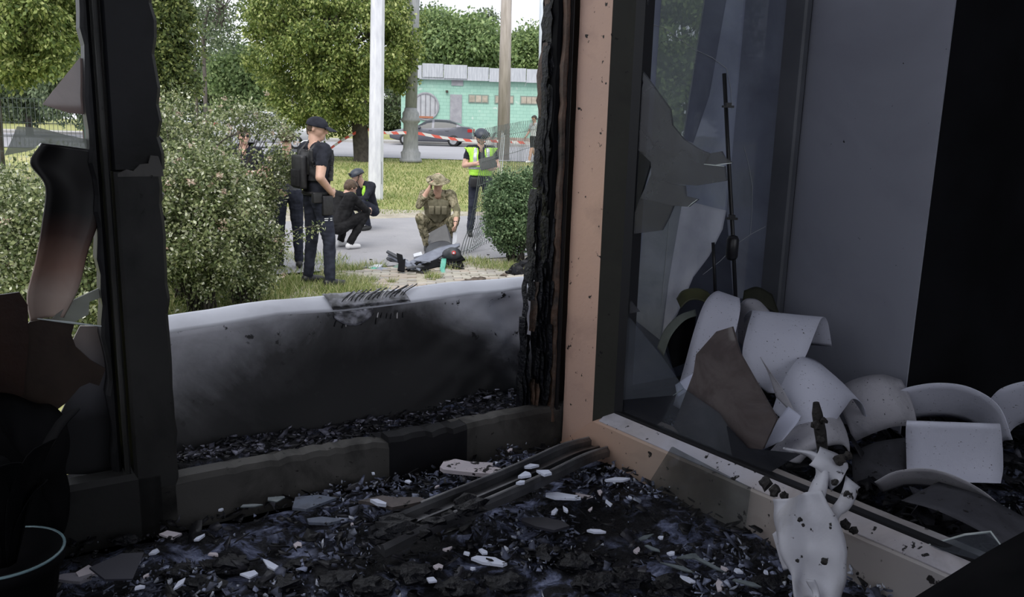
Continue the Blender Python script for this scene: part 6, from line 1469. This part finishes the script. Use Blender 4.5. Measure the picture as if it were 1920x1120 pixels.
loft([(794, 482, 11.3), (800, 464, 11.4), (815, 454, 11.45), (835, 452, 11.45), (852, 460, 11.4)], [(800, 484, 11.2), (808, 472, 11.25), (820, 465, 11.3), (836, 462, 11.3), (850, 468, 11.25)], 'shell_scrap', PANEL, 'curved dark rim lying below the upright panel', 'wreckage', th=.015)
loft([(738, 505, 10.85), (765, 492, 10.95), (800, 474, 11.1), (830, 462, 11.2), (862, 456, 11.25)], [(748, 510, 10.75), (775, 503, 10.8), (808, 490, 10.9), (838, 472, 11.05), (862, 460, 11.2)], 'wing_fragment', PANEL_L, 'long blade-shaped blue grey wing panel on top of the wreck', 'wreckage', th=.025)
loft([(735, 516, 10.6), (780, 500, 10.8), (820, 486, 10.9), (865, 478, 11.0)], [(738, 521, 10.5), (785, 510, 10.6), (825, 498, 10.7), (872, 486, 10.8)], 'shell_scrap', BLACK, 'black warped strip under the wing panel', 'wreckage', th=.02)
for i, (x0, y0, x1, y1) in enumerate([(724, 472, 762, 490), (727, 478, 758, 494), (724, 484, 750, 497)]):
    plate([(x0, y0, 11.2), (x0 + 3, y0 - 3, 11.25), (x1 + 3, y1 - 2, 11.0), (x1, y1 + 3, 10.95)], PANEL_L if i % 2 else PANEL, 'shell_splinter', ['topmost slat of the three splayed grey ones', 'middle slat of the three splayed grey ones', 'lowest slat of the three splayed grey ones'][i], .02)
plate([(775, 476, 11.2), (790, 472, 11.25), (792, 478, 11.2), (776, 482, 11.15)], PALE, 'shell_piece', 'small white block beside the wreck', .05)
loft([(650, 531, 10.2), (672, 516, 10.4), (695, 502, 10.6), (712, 498, 10.7)], [(662, 528, 10.15), (682, 514, 10.35), (702, 504, 10.5), (716, 502, 10.6)], 'teal_strip', TEAL, 'long teal plastic strip with a white end', 'wreckage', th=.012)
plate([(690, 502, 10.62), (702, 496, 10.7), (718, 495, 10.72), (714, 500, 10.6), (700, 503, 10.55)], PALE, 'shell_piece', 'white end piece lying on the teal strip', .012)
plate([(692, 514, 10.35), (712, 500, 10.55), (728, 504, 10.5), (722, 510, 10.4), (704, 518, 10.25)], PANEL_L, 'shell_piece', 'blue grey torn shell piece beside the teal strip', .012)
plate([(730, 504, 10.6), (752, 492, 10.75), (764, 494, 10.72), (742, 508, 10.5)], mottled('olive_shell', (.10, .16, .13), (.15, .22, .18), 9, .5), 'shell_piece', 'dull green shell piece in the wreck', .012)
loft([(828, 486, 10.9), (826, 496, 10.7), (825, 506, 10.5), (831, 520, 10.3)], [(837, 486, 10.9), (836, 497, 10.7), (834, 507, 10.5), (838, 518, 10.3)], 'teal_strap', TEAL, 'teal strap hanging down to the paving', 'wreckage', th=.01)
q = P3((848, 478, 10.95)); hb = thing('engine_housing', 'grey cylinder housing with a red and white hub in the wreck', 'wreckage', (q.x, q.y, q.z - .1))
MB().lathe(q, [(.02, -.14), (.09, -.13), (.10, .0), (.085, .10), (.03, .12)], 16, R=Matrix.Rotation(math.radians(75), 3, 'X') @ Matrix.Rotation(.5, 3, 'Y')).build('casing', PANEL, hb, smooth=True)
q2 = P3((851, 474, 10.82)); MB().lathe(q2, [(.026, -.02), (.026, .02)], 14, R=Matrix.Rotation(math.radians(80), 3, 'X')).build('hub', plain('hub_red', (.45, .05, .05), .4), hb)
MB().lathe(q2 - Vector((0, .03, 0)), [(.012, -.01), (.012, .01)], 10, R=Matrix.Rotation(math.radians(80), 3, 'X')).build('hub_cap', PALE, hb)
for i in range(15):                                       # the crushed dark heap under the panels
    px, py = 745 + 120 * rnd.random(), 492 + 14 * rnd.random(); y = 10.75 + .5 * rnd.random(); c = at_g(px, py + 6); a = rnd.uniform(0, 3.14); L = rnd.uniform(.06, .2)
    d = Vector((math.cos(a), math.sin(a), rnd.uniform(-.1, .5))).normalized(); sd = Vector((-d.y, d.x, rnd.uniform(-.5, .5))).normalized() * rnd.uniform(.02, .06)
    c = c + UP * rnd.uniform(.02, .09)
    P = [c - d * L - sd, c + d * L - sd * .6, c + d * L * .8 + sd, c - d * L * .7 + sd * .8]
    tag(MB().prism(P, UP * .012).build('wreck_scrap', (BLACK, PANEL, PANEL_L)[i % 3]), 'crushed dark scrap in the heap under the wing panel', 'wreckage', 'crushed scraps under the wing panel')
for i, (px, py, r_) in enumerate([(980, 508, .10), (968, 516, .08), (988, 500, .09), (898, 528, .10), (880, 528, .06), (945, 518, .05)]):
    c = at_g(px, py); b = bmesh.new(); bmesh.ops.create_icosphere(b, subdivisions=3, radius=1.0); m = MB()
    m.add([c + Vector((v.co.x * r_ * 1.3, v.co.y * r_, max(-.2, v.co.z) * r_ * (1.3 if i < 3 else .5))) * (1 + .5 * nz(v.co, 1.8, i) + .35 * nz(v.co, 4.5, i)) for v in b.verts], [[v.index for v in f.verts] for f in b.faces]); b.free()
    o = m.build('burnt_bundle' if i < 3 else 'soil_clod', CHAR if i < 3 else mottled('clod', (.05, .04, .03), (.12, .09, .07), 20, .9), smooth=False)
    tag(o, ['crumpled black burnt bag beside the bush foot', 'smaller burnt clump leaning on the black bag', 'upper burnt clump behind the black bag', 'dark soil mound at the parapet edge', 'little soil clod beside the dark mound', 'reddish clod next to the burnt bag'][i], 'debris')
for i in range(16):
    c = at_g(rnd.uniform(690, 930), rnd.uniform(478, 500) if i % 2 else rnd.uniform(505, 530)); a = rnd.uniform(0, 3)
    tag(MB().box(c + UP * .008, (rnd.uniform(.02, .06), rnd.uniform(.01, .03), .012), Matrix.Rotation(a, 3, 'Z')).build('small_fragment', BLACK if i % 4 else PALE, bevel=.002), 'tiny fragment scattered on path and paving around the wreck', 'debris', 'fragments around the wreck')
